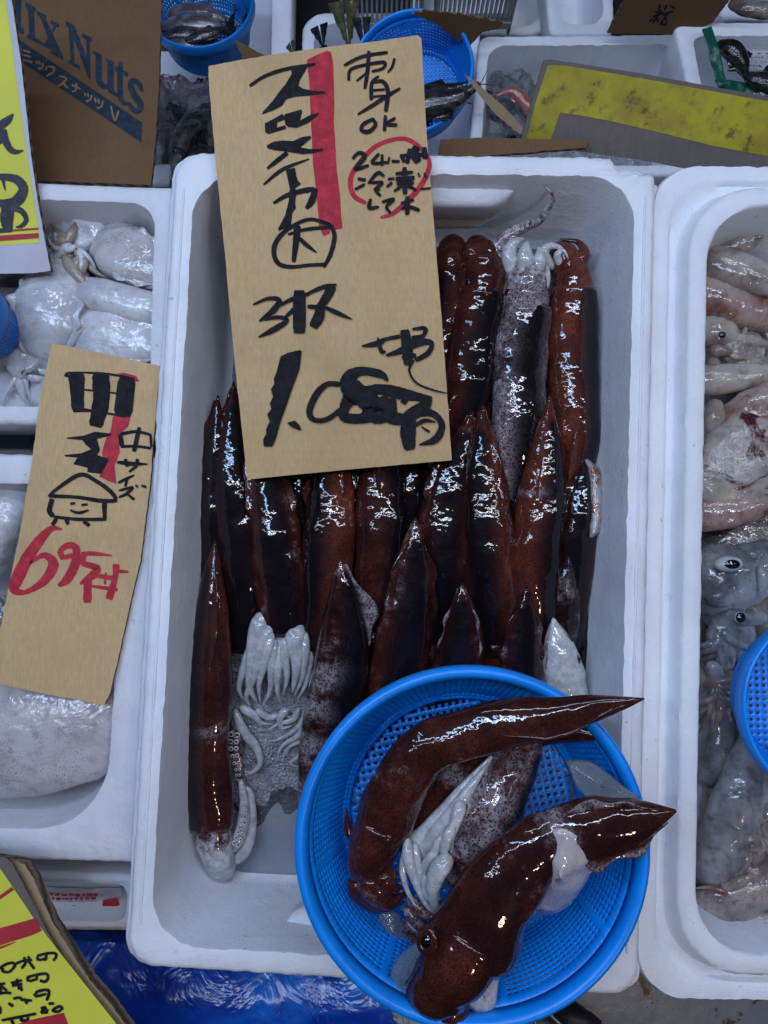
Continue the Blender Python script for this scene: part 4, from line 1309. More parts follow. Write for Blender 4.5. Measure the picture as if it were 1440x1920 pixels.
# ------------------------------------------------------------------ right box: pale mixed squid
GR = "pale mixed squid in the right box"
def rl(label, pts, hw, mat, **k):
    k.setdefault("group", GR)
    return lump(label, pts, hw, mat, **k)
rl("dark pointed squid tail at the far wall of the right box", [(1290, 474, -.066), (1340, 466, -.060), (1390, 454, -.052), (1442, 428, -.042)], 32, 'grey_brown', flat=.6, seed=21, wob=.03, prof=[(0, .9), (.5, 1), (.75, .75), (.9, .4), (1, .04)])
rl("long beige squid at the top of the right box", [(1290, 488, -.062), (1360, 503, -.050), (1420, 522, -.046), (1520, 548, -.05)], 40, 'beige_squid', flat=.8, seed=22, wob=.04)
rl("rosy brown squid under the long beige one", [(1270, 535, -.066), (1340, 560, -.056), (1400, 580, -.056), (1500, 620, -.06)], 46, 'rosy_squid', flat=.75, seed=23, wob=.05)
rl("grey squid head with one small dark eye", [(1290, 622, -.066), (1330, 622, -.056), (1360, 625, -.054), (1388, 628, -.062)], 32, 'beige_squid', flat=.75, seed=24, wob=.08,
   eyes=[(1354, 628, -.040, 7, (0, 0, 1), 1.4)], arms=[([(1330, 655, -.05), (1365, 660, -.048), (1395, 668, -.052)], 14), ([(1330, 672, -.05), (1350, 690, -.05), (1385, 675, -.052)], 13), ([(1360, 645, -.055), (1410, 640, -.052), (1450, 648, -.055)], 18), ([(1370, 680, -.055), (1420, 678, -.052), (1460, 665, -.055)], 10)])
rl("silvery speckled squid with a bright wet streak", [(1270, 712, -.062), (1340, 712, -.052), (1400, 705, -.050), (1500, 690, -.05)], 30, 'beige_squid', flat=.8, seed=25, wob=.03)
rl("small round white squid end at the right box's wall", [(1335, 830, -.064), (1338, 800, -.054), (1340, 775, -.052), (1341, 752, -.06)], 20, 'tan_tentacle', flat=.9, seed=26, wob=.03, prof=[(0, .9), (.6, 1), (.9, .75), (1, .2)])
rl("blood stained squid with dark red blotches", [(1300, 960, -.066), (1360, 900, -.052), (1410, 840, -.046), (1480, 740, -.05)], 88, 'bloody', flat=.55, seed=27, wob=.08)
rl("dark red squid above the blood stained one", [(1360, 830, -.066), (1400, 790, -.052), (1440, 760, -.046), (1500, 720, -.05)], 52, 'rosy_squid', flat=.7, seed=28, wob=.08)
rl("rosy speckled squid lying flat below the blood stained one", [(1270, 965, -.058), (1340, 962, -.046), (1410, 950, -.042), (1500, 930, -.045)], 34, 'rosy_squid', flat=.7, seed=29, wob=.05)
rl("blue grey squid with a big staring eye", [(1290, 1085, -.062), (1350, 1085, -.052), (1410, 1070, -.048), (1500, 1020, -.05)], 66, 'grey_blue', flat=.65, seed=30, wob=.12, eyes=[(1366, 1058, -.026, 27, (0, 0, 1), .66, .58)],
   arms=[([(1425, 1060, -.03), (1432, 1100, -.032), (1415, 1130, -.04), (1380, 1135, -.05)], 12), ([(1340, 1110, -.04), (1350, 1125, -.04), (1395, 1128, -.045)], 22)])
rl("blue grey squid head with tiny eye below the staring one", [(1320, 1150, -.066), (1355, 1150, -.058), (1390, 1150, -.056), (1440, 1165, -.06)], 30, 'grey_blue', flat=.8, seed=31, wob=.2, eyes=[(1388, 1158, -.038, 11, (0, 0, 1), 1.1)],
   arms=[([(1335, 1180, -.055), (1350, 1220, -.055), (1345, 1260, -.058)], 17), ([(1360, 1190, -.055), (1370, 1230, -.058), (1362, 1270, -.06)], 15), ([(1330, 1240, -.055), (1350, 1280, -.055), (1340, 1320, -.06)], 16), ([(1365, 1270, -.058), (1355, 1310, -.058), (1368, 1345, -.06)], 14),
         ([(1335, 1310, -.055), (1342, 1345, -.055), (1335, 1380, -.06)], 15), ([(1375, 1200, -.06), (1395, 1240, -.062), (1385, 1290, -.065)], 20)])
rl("slim blue grey squid left of the cut off basket", [(1325, 1470, -.07), (1345, 1420, -.062), (1352, 1370, -.060), (1350, 1300, -.068)], 28, 'grey_blue', flat=.8, seed=32, wob=.06)
rl("dotted blue grey squid below the cut off basket", [(1335, 1660, -.062), (1370, 1550, -.052), (1400, 1450, -.050), (1430, 1330, -.06)], 50, 'grey_blue', flat=.75, seed=33, wob=.06)
rl("lumpy grey brown squid head with crumpled arms", [(1345, 1640, -.062), (1385, 1600, -.054), (1415, 1560, -.054), (1450, 1500, -.06)], 38, 'grey_brown', flat=.8, seed=34, wob=.22,
   arms=[([(1375, 1520, -.045), (1395, 1500, -.042), (1415, 1520, -.045)], 14), ([(1400, 1540, -.045), (1425, 1545, -.043), (1440, 1575, -.045)], 15), ([(1420, 1500, -.045), (1440, 1530, -.043), (1450, 1560, -.05)], 16), ([(1390, 1570, -.04), (1420, 1590, -.04), (1410, 1630, -.045)], 20)])
rl("beige brown squid at the near end of the right box", [(1290, 1730, -.066), (1350, 1700, -.056), (1410, 1670, -.052), (1500, 1640, -.05)], 46, 'grey_brown', flat=.7, seed=35, wob=.08)
rl("grey brown squid touching the near wall of the right box", [(1300, 1770, -.075), (1360, 1755, -.066), (1420, 1750, -.064), (1520, 1760, -.066)], 30, 'beige_squid', flat=.7, seed=36, wob=.08, arms=[([(1440, 1700, -.05), (1400, 1690, -.05), (1370, 1710, -.055)], 12), ([(1450, 1720, -.05), (1410, 1725, -.05), (1380, 1740, -.055)], 10)])
rl("dark squid filling the depth of the right box", [(1400, 1300, -.09), (1410, 1100, -.085), (1420, 900, -.085), (1420, 600, -.09)], 95, 'grey_brown', flat=.35, seed=37)
rl("dark squid filling the near depth of the right box", [(1400, 1750, -.09), (1400, 1600, -.085), (1410, 1450, -.085), (1420, 1300, -.09)], 95, 'grey_brown', flat=.35, seed=38)
for k, (cx, cy, zz, n, L, r_, a0, a1, mt, lab) in enumerate((
        (1365, 655, -.050, 9, 80, 9, -30, 40, 'beige_squid', "bundle of grey beige squid arms under the small dark eye"),
        (1350, 1190, -.052, 14, 90, 9, 40, 140, 'grey_blue', "tangle of grey squid arms left of the cut off basket"),
        (1345, 1290, -.050, 14, 90, 8, 30, 150, 'grey_brown', "tangle of brown grey squid arms lower left of the cut off basket"),
        (1405, 1540, -.044, 14, 90, 10, 20, 200, 'beige_squid', "crumpled pinkish squid arms below the cut off basket"),
        (1390, 1690, -.048, 14, 110, 9, 120, 260, 'rosy_squid', "pinkish squid arms spread at the near end of the right box"),
        (1400, 1640, -.046, 10, 90, 9, 60, 180, 'grey_brown', "brown grey squid arms crossing the near end of the right box"))):
    rl(lab, [(cx + 60, cy - 10, zz - .012), (cx + 25, cy, zz - .006), (cx, cy, zz - .004), (cx - 25, cy + 6, zz - .012)], 30, mt, flat=.6, seed=70 + k, wob=.25, arms=rand_arms(cx, cy, zz, n, L, r_, 90 + k, a0, a1, alt=False))
basket("blue basket cut off by the right edge of the picture", 1570, 1325, 0.03, 178, 0.055, 'blue', nang=90, nrow=9)
# ------------------------------------------------------------------ the big cardboard sign
PL = Plane((460, 900, -.030), (845, 864, -.030), (600, 95, .026))
big = card("tall cardboard price sign with black brush lettering leaning over the squid", [(391, 124), (420, 118), (500, 104), (620, 87), (700, 78), (783, 66), (790, 72), (800, 250), (822, 520), (838, 730), (847, 863), (700, 876), (464, 899), (440, 680), (424, 500), (404, 300), (392, 160)], PL, 0.0042, 'card', seed=1, jag=.5, sub=8)
ink = Ink(PL, 3.0, 380, 60, off=.0002)
ink.poly([(585, 158), (640, 130), (700, 105), (722, 115), (730, 150), (735, 180), (742, 400), (738, 500), (745, 600), (750, 700), (755, 780), (775, 930), (778, 1020), (787, 1105), (740, 1115), (655, 1095), (648, 1000), (640, 920), (628, 800), (620, 740), (612, 560), (598, 260)])
ink.poly([(650, 1085), (720, 1105), (715, 1135), (680, 1150)])
ink.done("red_stripe", 'ink_red', big)
ink = Ink(PL, 3.0, 380, 60, off=.0002)
ink.stroke((1000, 1045, 18), (1080, 1015, 28), (1200, 900, 34), (1262, 800, 30), (1272, 720, 26), (1210, 640, 26), (1120, 600, 26), (980, 640, 26), (880, 740, 30), (832, 830, 30), (850, 920, 28), (920, 965, 26))
ink.done("red_circle", 'ink_red', big)
ink = Ink(PL, 3.0, 380, 60, off=.0006)
S = ink.stroke
S((265, 305, 18), (350, 250, 20), (470, 210, 22), (635, 182, 16))
ink.poly([(500, 200), (560, 200), (592, 195), (545, 275), (540, 305), (570, 322), (620, 332), (690, 335), (692, 347), (600, 358), (520, 365), (470, 380), (448, 415), (400, 440), (335, 465), (340, 450), (390, 395), (430, 340), (470, 290), (500, 240)])
ink.poly([(350, 515), (400, 490), (448, 462), (470, 490), (420, 510), (418, 540), (465, 525), (470, 545), (370, 575), (352, 565)])
ink.poly([(460, 465), (555, 437), (560, 450), (548, 500), (600, 470), (655, 455), (650, 470), (590, 515), (530, 540), (480, 535), (465, 520)])
ink.poly([(360, 640), (400, 618), (450, 612), (510, 615), (560, 592), (608, 585), (610, 600), (550, 650), (600, 660), (678, 658), (676, 668), (610, 685), (560, 688), (480, 675), (400, 665), (365, 655)])
S((478, 680, 26), (420, 725, 26), (363, 770, 14))
S((343, 860, 12), (450, 775, 22), (600, 715, 9))
ink.poly([(468, 775), (520, 765), (527, 810), (537, 840), (555, 855), (520, 880), (530, 900), (520, 960), (525, 990), (505, 1020), (497, 1090), (430, 1120), (424, 1108), (445, 1070), (465, 1030), (485, 950), (490, 880)])
S((398, 965, 16), (480, 918, 26), (600, 888, 30), (648, 895, 18))
S((632, 900, 34), (612, 955, 40), (582, 995, 18))
S((720, 1085, 22), (600, 1055, 20), (480, 1110, 24), (415, 1180, 28), (402, 1250, 28), (430, 1305, 26), (500, 1322, 22), (600, 1312, 20), (700, 1308, 22))
S((680, 1325, 18), (720, 1250, 26), (742, 1150, 26), (720, 1085, 24))
S((480, 1140, 14), (580, 1112, 20), (715, 1098, 22))
S((535, 1090, 40), (525, 1190, 36), (512, 1295, 24))
S((545, 1160, 20), (580, 1195, 26), (642, 1242, 8))
# sashimi ok
S((795, 190, 18), (900, 140, 20), (1042, 116, 18)); S((935, 108, 22), (928, 220, 24), (912, 322, 18))
S((822, 275, 18), (828, 220, 18), (880, 195, 18), (1015, 172, 20), (1015, 205, 18), (950, 225, 14)); S((865, 278, 12), (935, 222, 14)); S((1080, 150, 16), (1065, 200, 16), (1040, 230, 10))
S((990, 250, 14), (952, 290, 20), (948, 385, 22)); S((955, 285, 16), (1015, 282, 22), (1042, 340, 24), (1030, 450, 24)); S((955, 330, 13), (1025, 325, 13)); S((952, 366, 13), (1028, 360, 13)); S((872, 466, 12), (960, 412, 22), (1040, 360, 22), (1112, 318, 14))
S((962, 490, 20), (905, 520, 22), (895, 555, 22), (935, 562, 24), (972, 525, 22), (955, 488, 18)); S((1028, 470, 20), (1022, 560, 20)); S((1085, 485, 18), (1032, 520, 20), (1095, 525, 20))
# frozen for 24 to 48 h
S((842, 715, 18), (880, 682, 22), (912, 705, 26), (858, 772, 22), (935, 752, 18)); S((992, 685, 18), (955, 738, 20), (1045, 735, 16)); S((1010, 690, 16), (1008, 755, 18)); S((1050, 705, 12), (1042, 745, 12)); S((1062, 728, 16), (1108, 730, 16))
S((1115, 690, 22), (1135, 735, 22)); S((1165, 658, 24), (1150, 742, 24)); S((1110, 700, 16), (1175, 690, 20)); S((1205, 645, 40), (1190, 690, 50), (1215, 735, 40)); S((1245, 650, 26), (1252, 715, 34)); S((1215, 690, 24), (1268, 700, 20))
S((872, 828, 18), (918, 834, 18)); S((856, 888, 16), (912, 858, 16)); S((930, 855, 14), (985, 795, 22), (1022, 815, 14)); S((945, 850, 16), (1010, 850, 20), (972, 888, 18), (1002, 925, 16)); S((960, 885, 12), (1000, 890, 12))
S((1042, 830, 14), (1078, 825, 14)); S((1035, 875, 14), (1065, 848, 18)); S((1085, 800, 20), (1182, 790, 20)); S((1135, 762, 28), (1138, 915, 28)); S((1085, 830, 26), (1192, 822, 26)); S((1090, 856, 22), (1188, 850, 22)); S((1075, 900, 12), (1130, 858, 24)); S((1150, 862, 24), (1202, 892, 14))
S((1212, 795, 12), (1222, 820, 8)); S((1245, 795, 12), (1258, 825, 8)); S((1225, 885, 12), (1285, 880, 10))
S((945, 940, 18), (938, 990, 24), (992, 985, 14)); S((1008, 958, 16), (1075, 942, 18), (1035, 985, 20), (1058, 1022, 14)); S((1115, 965, 16), (1188, 945, 18)); S((1152, 926, 28), (1150, 1030, 28)); S((1118, 1002, 14), (1150, 968, 18)); S((1165, 985, 22), (1220, 1005, 20))
ink.oy, ink.ox = 480, 380
S((283, 275, 10), (370, 240, 20), (432, 250, 28), (400, 305, 36), (320, 368, 12)); S((345, 358, 16), (430, 345, 22), (475, 365, 26), (400, 415, 34), (315, 457, 10))
S((425, 285, 12), (500, 245, 24), (600, 212, 22)); S((545, 194, 72), (545, 436, 72), jit=.02); S((465, 345, 16), (520, 295, 26)); S((580, 218, 16), (680, 175, 24), (755, 162, 12)); S((732, 168, 50), (690, 245, 50), (640, 300, 24)); S((590, 285, 24), (690, 290, 26))
S((665, 270, 44), (655, 340, 60), (620, 402, 52)); S((690, 290, 20), (760, 322, 26), (842, 357, 6))
S((895, 508, 10), (985, 492, 36), (1030, 468, 20), (1110, 452, 24)); S((985, 460, 12), (1005, 535, 24), (1030, 538, 10)); S((1135, 415, 52), (1150, 520, 62), (1152, 615, 40)); S((1178, 412, 14), (1250, 408, 24), (1238, 450, 24), (1175, 465, 30))
S((1030, 560, 14), (1110, 535, 34), (1200, 490, 50), (1285, 488, 26), (1268, 545, 30), (1195, 588, 24)); S((1120, 570, 20), (1200, 560, 30)); S((1185, 585, 18), (1162, 645, 13), (1200, 712, 12), (1290, 752, 11), (1376, 773, 6))
ink.poly([(440, 565), (480, 545), (545, 530), (558, 535), (552, 590), (545, 640), (500, 760), (470, 850), (440, 930), (415, 1020), (395, 1070), (345, 1070), (342, 1030), (360, 1000), (358, 975), (378, 930), (365, 890), (388, 860), (380, 830), (398, 790), (385, 750), (405, 720), (402, 690), (418, 650)])
ink.poly([(475, 938), (520, 925), (545, 950), (557, 975), (545, 980), (500, 962)])
S((775, 722, 30), (700, 722, 30), (640, 780, 40), (602, 870, 36), (625, 920, 30), (700, 918, 28), (790, 855, 30))
# 8, 0 and yen run together: drawn as bands so that the cardboard shows between them
S((1042, 702, 14), (1000, 665, 44), (890, 648, 50), (825, 690, 90), (850, 760, 130), (910, 800, 110), (960, 860, 120), (900, 912, 60), (800, 905, 60), (800, 850, 60), (830, 800, 90))
S((905, 765, 60), (1000, 750, 60), (1100, 770, 70), (1200, 790, 50), (1290, 800, 20)); S((985, 800, 100), (1020, 880, 110), (930, 905, 70)); S((1060, 800, 60), (1060, 900, 80), (1130, 920, 60)); S((1270, 790, 50), (1240, 850, 70), (1160, 900, 70), (1130, 950, 40))
S((1125, 830, 40), (1150, 790, 30)); S((1160, 900, 80), (1155, 1000, 86), (1165, 1090, 60)); S((1190, 880, 50), (1290, 885, 40), (1345, 950, 36), (1310, 1030, 44), (1215, 1062, 8)); S((1190, 955, 22), (1250, 925, 24), (1310, 935, 6)); S((1230, 960, 10), (1275, 990, 16))
ink.done("black_lettering", 'ink', big)

# ------------------------------------------------------------------ the small cardboard sign on the left
PS = Plane((0, 1283, -.018), (195, 1322, -.024), (97, 643, -.018))
small = card("narrow cardboard price sign with red 695 and a doodled smiling house", [(97, 643), (200, 664), (300, 686), (290, 800), (282, 900), (270, 1000), (264, 1050), (240, 1150), (218, 1250), (206, 1300), (195, 1322), (100, 1304), (0, 1283), (-10, 1262), (0, 1180), (35, 1010), (62, 850), (75, 745)], PS, 0.0042, 'card', seed=2, jag=.7, sub=8)
ink = Ink(PS, 2.743, 0, 640, off=.0002)
S = ink.stroke
ink.poly([(610, 165), (640, 162), (700, 178), (716, 205), (690, 212), (640, 200)])
ink.poly([(662, 320), (682, 350), (660, 440), (625, 470), (608, 500), (618, 570), (590, 640), (600, 735), (560, 720), (510, 695), (540, 640), (525, 570), (545, 500), (570, 460), (580, 390)])
ink.done("red_stripe", 'ink_red', small)
ink = Ink(PS, 2.743, 0, 640, off=.0002)
S = ink.stroke
S((320, 966, 12), (255, 970, 36), (160, 1085, 62), (90, 1220, 64), (75, 1275, 50), (130, 1290, 26), (225, 1235, 44), (275, 1150, 56), (230, 1100, 30), (150, 1140, 18))
S((325, 1120, 30), (312, 1080, 30), (350, 1050, 34), (392, 1065, 38), (385, 1150, 50), (345, 1225, 46), (300, 1258, 18)); S((310, 1115, 22), (390, 1100, 30))
S((418, 1092, 22), (490, 1092, 22), (578, 1102, 8)); S((432, 1095, 34), (428, 1140, 32), (500, 1165, 34), (480, 1200, 44), (412, 1248, 14))
S((452, 1215, 44), (450, 1345, 44)); S((470, 1200, 22), (600, 1222, 26)); S((545, 1190, 14), (540, 1250, 14)); S((598, 1145, 38), (592, 1220, 30), (560, 1328, 42)); S((585, 1180, 22), (662, 1186, 14)); S((470, 1258, 16), (605, 1278, 22))
ink.done("red_price", 'ink_red', small)
ink = Ink(PS, 2.743, 0, 640, off=.0006)
S = ink.stroke
S((395, 165, 84), (402, 365, 60), jit=.10); S((518, 165, 88), (522, 300, 88), (492, 440, 74), jit=.06); S((655, 185, 90), (632, 385, 96), jit=.03)
S((345, 185, 40), (360, 162, 10), (500, 164, 12), (600, 175, 12), (695, 195, 14)); S((425, 248, 9), (605, 268, 9)); S((385, 348, 26), (500, 362, 12), (650, 388, 12))
ink.poly([(340, 496), (430, 486), (490, 465), (575, 475), (570, 485), (500, 502), (515, 560), (500, 585), (562, 605), (545, 640), (520, 682), (450, 672), (452, 650), (378, 632), (400, 598), (335, 592), (332, 585), (420, 576), (470, 555), (440, 530), (425, 508), (350, 502)])
S((620, 478, 24), (628, 540, 26)); S((618, 478, 18), (700, 465, 16), (775, 480, 14)); S((622, 542, 14), (700, 540, 14), (778, 550, 14)); S((775, 478, 14), (780, 545, 14)); S((718, 442, 20), (705, 500, 24), (690, 568, 22))
S((603, 622, 16), (680, 630, 22), (760, 632, 8)); S((645, 605, 20), (655, 645, 16)); S((708, 605, 20), (702, 640, 18), (665, 672, 12)); S((608, 728, 12), (650, 708, 16), (692, 688, 8)); S((655, 710, 16), (645, 748, 12))
S((612, 768, 12), (682, 752, 16), (650, 785, 16), (612, 802, 12)); S((652, 782, 12), (692, 815, 16)); S((698, 738, 10), (710, 752, 12)); S((728, 742, 12), (755, 750, 14))
S((252, 800, 18), (300, 755, 18), (415, 686, 22), (500, 722, 20), (565, 768, 22), (602, 812, 22)); S((255, 795, 20), (400, 802, 18), (520, 820, 22), (605, 820, 18))
S((270, 810, 26), (256, 870, 26), (275, 900, 26)); S((275, 902, 16), (400, 915, 18), (548, 915, 18)); S((538, 825, 26), (540, 918, 20))
S((362, 836, 12), (388, 833, 14)); S((420, 842, 12), (452, 838, 12)); S((362, 868, 10), (405, 882, 16), (458, 868, 9)); S((292, 912, 20), (270, 945, 20)); S((342, 915, 22), (352, 942, 18)); S((432, 925, 22), (462, 948, 20))
ink.done("black_lettering", 'ink', small)
# paper slip with writing behind it
PP = Plane((258, 1130, -.036), (195, 1290, -.040), (300, 1300, -.036))
slip = card("white paper slip with black writing behind the small cardboard sign", [(255, 1132), (300, 1132), (300, 1315), (180, 1278), (215, 1200)], PP, 0.0006, 'paper', 'paper', name="paper_slip", cat="paper", seed=5, jag=.3)
ink = Ink(PP, 2.743, 0, 640, off=.0002)
S = ink.stroke
S((665, 1512, 14), (705, 1520, 18)); S((640, 1560, 16), (690, 1550, 20)); S((670, 1560, 20), (660, 1640, 20), (615, 1645, 10)); S((615, 1605, 14), (690, 1588, 18)); S((700, 1565, 12), (680, 1600, 14))
ink.done("black_lettering", 'ink', slip)

# ------------------------------------------------------------------ yellow sign, top left
PY = Plane((0, 500, -.028), (90, 505, -.028), (20, 0, .010))
back = card("yellow price sign with black brush figures and red stripe at the top left", [(-160, -40), (16, -40), (40, 120), (58, 290), (72, 385), (95, 508), (60, 512), (-160, 516)], PY, 0.0045, 'paper', seed=7, jag=.4)
ink = Ink(PY, 1.0, 0, 0, off=.0002)
ink.poly([(-160, -40), (6, -40), (22, 80), (45, 250), (62, 360), (73, 430), (73, 456), (-160, 470)])
back_paper = ink.done("yellow_paper", 'yellow', back)
ink = Ink(PY, 1.0, 0, 0, off=.0005)
ink.poly([(-160, 443), (73, 427), (73, 431), (-160, 447)])
ink.done("red_stripe", 'red', back_paper)
ink = Ink(PY, 1.0, 0, 0, off=.0005)
ink.poly([(-160, 452), (73, 437), (73, 447), (-160, 464)])
ink.done("red_stripe", 'red', back_paper)
ink = Ink(PY, 3.69, 0, 0, off=.0007)
S = ink.stroke
S((-60, 950, 60), (10, 870, 60), (60, 830, 50), (95, 790, 12)); S((20, 900, 60), (40, 970, 50), (70, 1030, 46), (110, 1052, 34), (165, 1043, 8)); S((-60, 990, 30), (10, 960, 70), (50, 930, 30))
S((-60, 1230, 40), (30, 1225, 46), (120, 1245, 60), (165, 1310, 70), (120, 1390, 80), (40, 1410, 60), (-60, 1400, 50)); S((20, 1230, 30), (40, 1320, 8)); S((60, 1430, 90), (50, 1520, 90), (60, 1600, 60)); S((-40, 1600, 30), (60, 1595, 30), (85, 1605, 8))
S((80, 1440, 40), (150, 1460, 40), (185, 1520, 34), (150, 1565, 26), (110, 1572, 8))
ink.done("black_lettering", 'ink_brush', back_paper)

# ------------------------------------------------------------------ Mix Nuts carton
PM = Plane((70, 338, -.060), (283, 347, -.060), (180, 0, -.085))
nuts = card("brown carton flap printed with dark blue Mix Nuts lettering", [(20, -60), (304, -60), (302, 20), (298, 160), (292, 260), (283, 347), (180, 343), (10, 336)], PM, 0.004, 'card_dark', name="carton_flap", cat="cardboard", seed=9, jag=.4)
ink = Ink(PM, 3.0, 0, 0, off=.0002)
S = ink.stroke
ink.poly([(80, -60), (122, -40), (118, 150), (135, 165), (135, 198), (92, 175)])
ink.poly([(143, 12), (205, 45), (205, 62), (192, 70), (200, 215), (240, 240), (240, 258), (150, 212), (150, 195), (165, 195), (158, 55), (143, 42)])
ink.poly([(208, 62), (262, 88), (258, 105), (355, 318), (355, 338), (285, 300), (283, 283), (295, 285), (228, 100), (208, 85)])
ink.poly([(285, 112), (333, 138), (333, 155), (318, 152), (275, 240), (290, 262), (290, 282), (240, 255), (240, 240), (255, 243), (305, 145), (285, 135)])
ink.poly([(385, 140), (412, 155), (420, 355), (450, 372), (450, 392), (385, 355), (385, 340), (398, 343)])
ink.poly([(372, 120), (420, 145), (490, 330), (512, 440), (500, 447), (395, 165), (372, 148)])
ink.poly([(462, 188), (518, 215), (518, 235), (505, 232), (512, 447), (492, 430), (485, 225), (462, 208)])
ink.poly([(522, 283), (572, 308), (575, 455), (590, 475), (610, 478), (610, 505), (575, 500), (548, 480), (538, 450), (538, 312), (522, 302)])
ink.poly([(592, 325), (640, 350), (640, 510), (662, 527), (662, 548), (612, 520), (605, 485), (605, 352), (592, 345)])
ink.poly([(672, 345), (692, 352), (692, 550), (705, 572), (722, 578), (718, 597), (690, 592), (668, 565), (660, 540), (660, 385)])
ink.poly([(648, 372), (722, 410), (722, 436), (648, 400)])
S((800, 515, 14), (785, 475, 30), (750, 455, 30), (735, 480, 34), (755, 535, 38), (785, 575, 38), (790, 610, 34), (765, 628, 30), (735, 600, 26), (728, 575, 12), jit=.01)
ink.poly([(105, 222), (800, 690), (796, 802), (118, 348)])
ink.done("navy_lettering", 'ink_navy', nuts)
ink = Ink(PM, 3.0, 0, 0, off=.0007)
S = ink.stroke
for p in ([(130, 285), (175, 300)], [(130, 312), (178, 325)], [(130, 338), (185, 355)], [(205, 345), (212, 365)], [(222, 345), (228, 368)], [(245, 355), (238, 385), (215, 390)], [(268, 375), (258, 400)], [(270, 375), (305, 385), (300, 410), (262, 432)],
          [(335, 430), (375, 445), (350, 475), (325, 490)], [(355, 470), (385, 500)], [(405, 480), (455, 505)], [(432, 470), (428, 510), (405, 520)], [(478, 525), (484, 545)], [(495, 530), (500, 550)], [(518, 538), (510, 565), (485, 575)],
          [(535, 555), (542, 580)], [(555, 562), (560, 588)], [(582, 570), (572, 605), (545, 612)], [(625, 600), (648, 680), (670, 625)]):
    S(*p, w=10, jit=.02)
ink.done("bare_lettering", 'ink_card', nuts)

# ------------------------------------------------------------------ yellow sleeve sign, top right
PT = Plane((985, 262, -.060), (1440, 300, -.060), (1200, 140, -.030))
ys = card("worn grey board with dirty yellow card in a plastic sleeve at the top right", [(1020, 114), (1030, 111), (1200, 137), (1440, 181), (1640, 218), (1640, 380), (1440, 345), (1200, 300), (975, 268), (1000, 180)], PT, 0.005, 'grey_board', 'grey_board', seed=12, jag=.4)
ink = Ink(PT, 1.0, 0, 0, off=.0003)
ink.poly([(1027, 122), (1060, 123), (1200, 146), (1440, 190), (1640, 227), (1640, 330), (1440, 293), (1330, 272), (1250, 252), (1150, 228), (1090, 217), (1050, 211), (1040, 240), (1032, 264), (986, 260), (1005, 190)])
ink.done("yellow_card", 'yellow_dirty', ys)

# ------------------------------------------------------------------ yellow sign, bottom left
PB = Plane((0, 1640, .040), (0, 1900, .046), (215, 1915, .046))
yb = card("yellow handwritten price list on thick brown board at the bottom left", [(-200, 1560), (0, 1608), (8, 1606), (22, 1618), (40, 1650), (85, 1740), (130, 1815), (185, 1890), (250, 1990), (-200, 1990)], PB, 0.0015, 'grey_board', 'card_edge', seed=14, jag=.8)
PB2 = Plane((0, 1640, .034), (0, 1900, .040), (215, 1915, .040))
card("", [(-200, 1580), (20, 1612), (46, 1620), (62, 1645), (98, 1728), (140, 1795), (170, 1840), (205, 1880), (290, 1995), (-200, 1995)], PB2, 0.010, 'card_tan', 'card_edge', name="board_backing", seed=15, jag=.9, parent=yb)
ink = Ink(PB, 5.538, 0, 1600, off=.0003)
ink.poly([(-1100, -100), (-60, 80), (0, 150), (345, 660), (600, 1000), (1300, 1880), (1300, 2200), (-1100, 2200)])
yb_paper = ink.done("yellow_paper", 'yellow', yb)
ink = Ink(PB, 5.538, 0, 1600, off=.0006)
for pg in ([(-200, 580), (125, 345), (150, 375), (-200, 620)], [(-200, 830), (0, 775), (370, 668), (440, 800), (330, 850), (150, 905), (0, 955), (-200, 1010)], [(-200, 1030), (0, 965), (150, 915), (180, 915), (0, 995), (-200, 1060)], [(80, 1800), (340, 1720), (665, 1650), (720, 1790), (760, 1900), (80, 1900)]):
    ink = Ink(PB, 5.538, 0, 1600, off=.0006)
    ink.poly(pg)
    ink.done("red_band", 'red', yb_paper)
ink = Ink(PB, 5.538, 0, 1600, off=.0009)
S = ink.stroke
for p in ([(-60, 1200), (0, 1185), (60, 1150), (130, 1130), (160, 1160), (100, 1225), (30, 1215), (40, 1180)], [(150, 1150), (230, 1115), (280, 1110)], [(255, 1070), (270, 1130), (230, 1190)], [(250, 1110), (340, 1100)], [(285, 1090), (330, 1150), (365, 1195)], [(300, 1060), (320, 1120)],
          [(395, 1060), (400, 1110)], [(390, 1060), (480, 1035), (570, 1030), (590, 1060), (560, 1110)], [(490, 1045), (470, 1110)], [(410, 1105), (500, 1080)],
          [(-60, 1330), (20, 1350), (60, 1340)], [(-60, 1380), (10, 1370), (80, 1420)], [(-60, 1460), (60, 1440), (125, 1445)], [(20, 1350), (10, 1460)], [(120, 1340), (235, 1310)], [(130, 1365), (240, 1350)], [(180, 1295), (200, 1370), (240, 1420)], [(190, 1400), (240, 1380)],
          [(290, 1280), (300, 1325)], [(285, 1280), (400, 1250), (490, 1245), (505, 1290), (470, 1325), (420, 1310)], [(390, 1265), (385, 1310)], [(310, 1320), (400, 1295)],
          [(360, 1475), (400, 1425), (500, 1410), (515, 1450), (490, 1520)], [(370, 1480), (490, 1450)], [(145, 1500), (210, 1490), (250, 1520)], [(220, 1510), (340, 1520)], [(260, 1500), (290, 1555)], [(95, 1545), (145, 1580)], [(-40, 1560), (10, 1600), (5, 1660)],
          [(430, 1600), (475, 1590), (440, 1640), (505, 1640)], [(480, 1610), (510, 1625)], [(560, 1610), (620, 1580), (650, 1600), (610, 1635), (560, 1625), (560, 1605)], [(510, 1550), (570, 1550)],
          [(25, 1725), (200, 1690), (385, 1655)], [(120, 1700), (150, 1770)], [(240, 1680), (230, 1725), (290, 1720), (300, 1690)]):
    S(*p, w=30, jit=.12)
ink.done("black_lettering", 'ink', yb_paper)

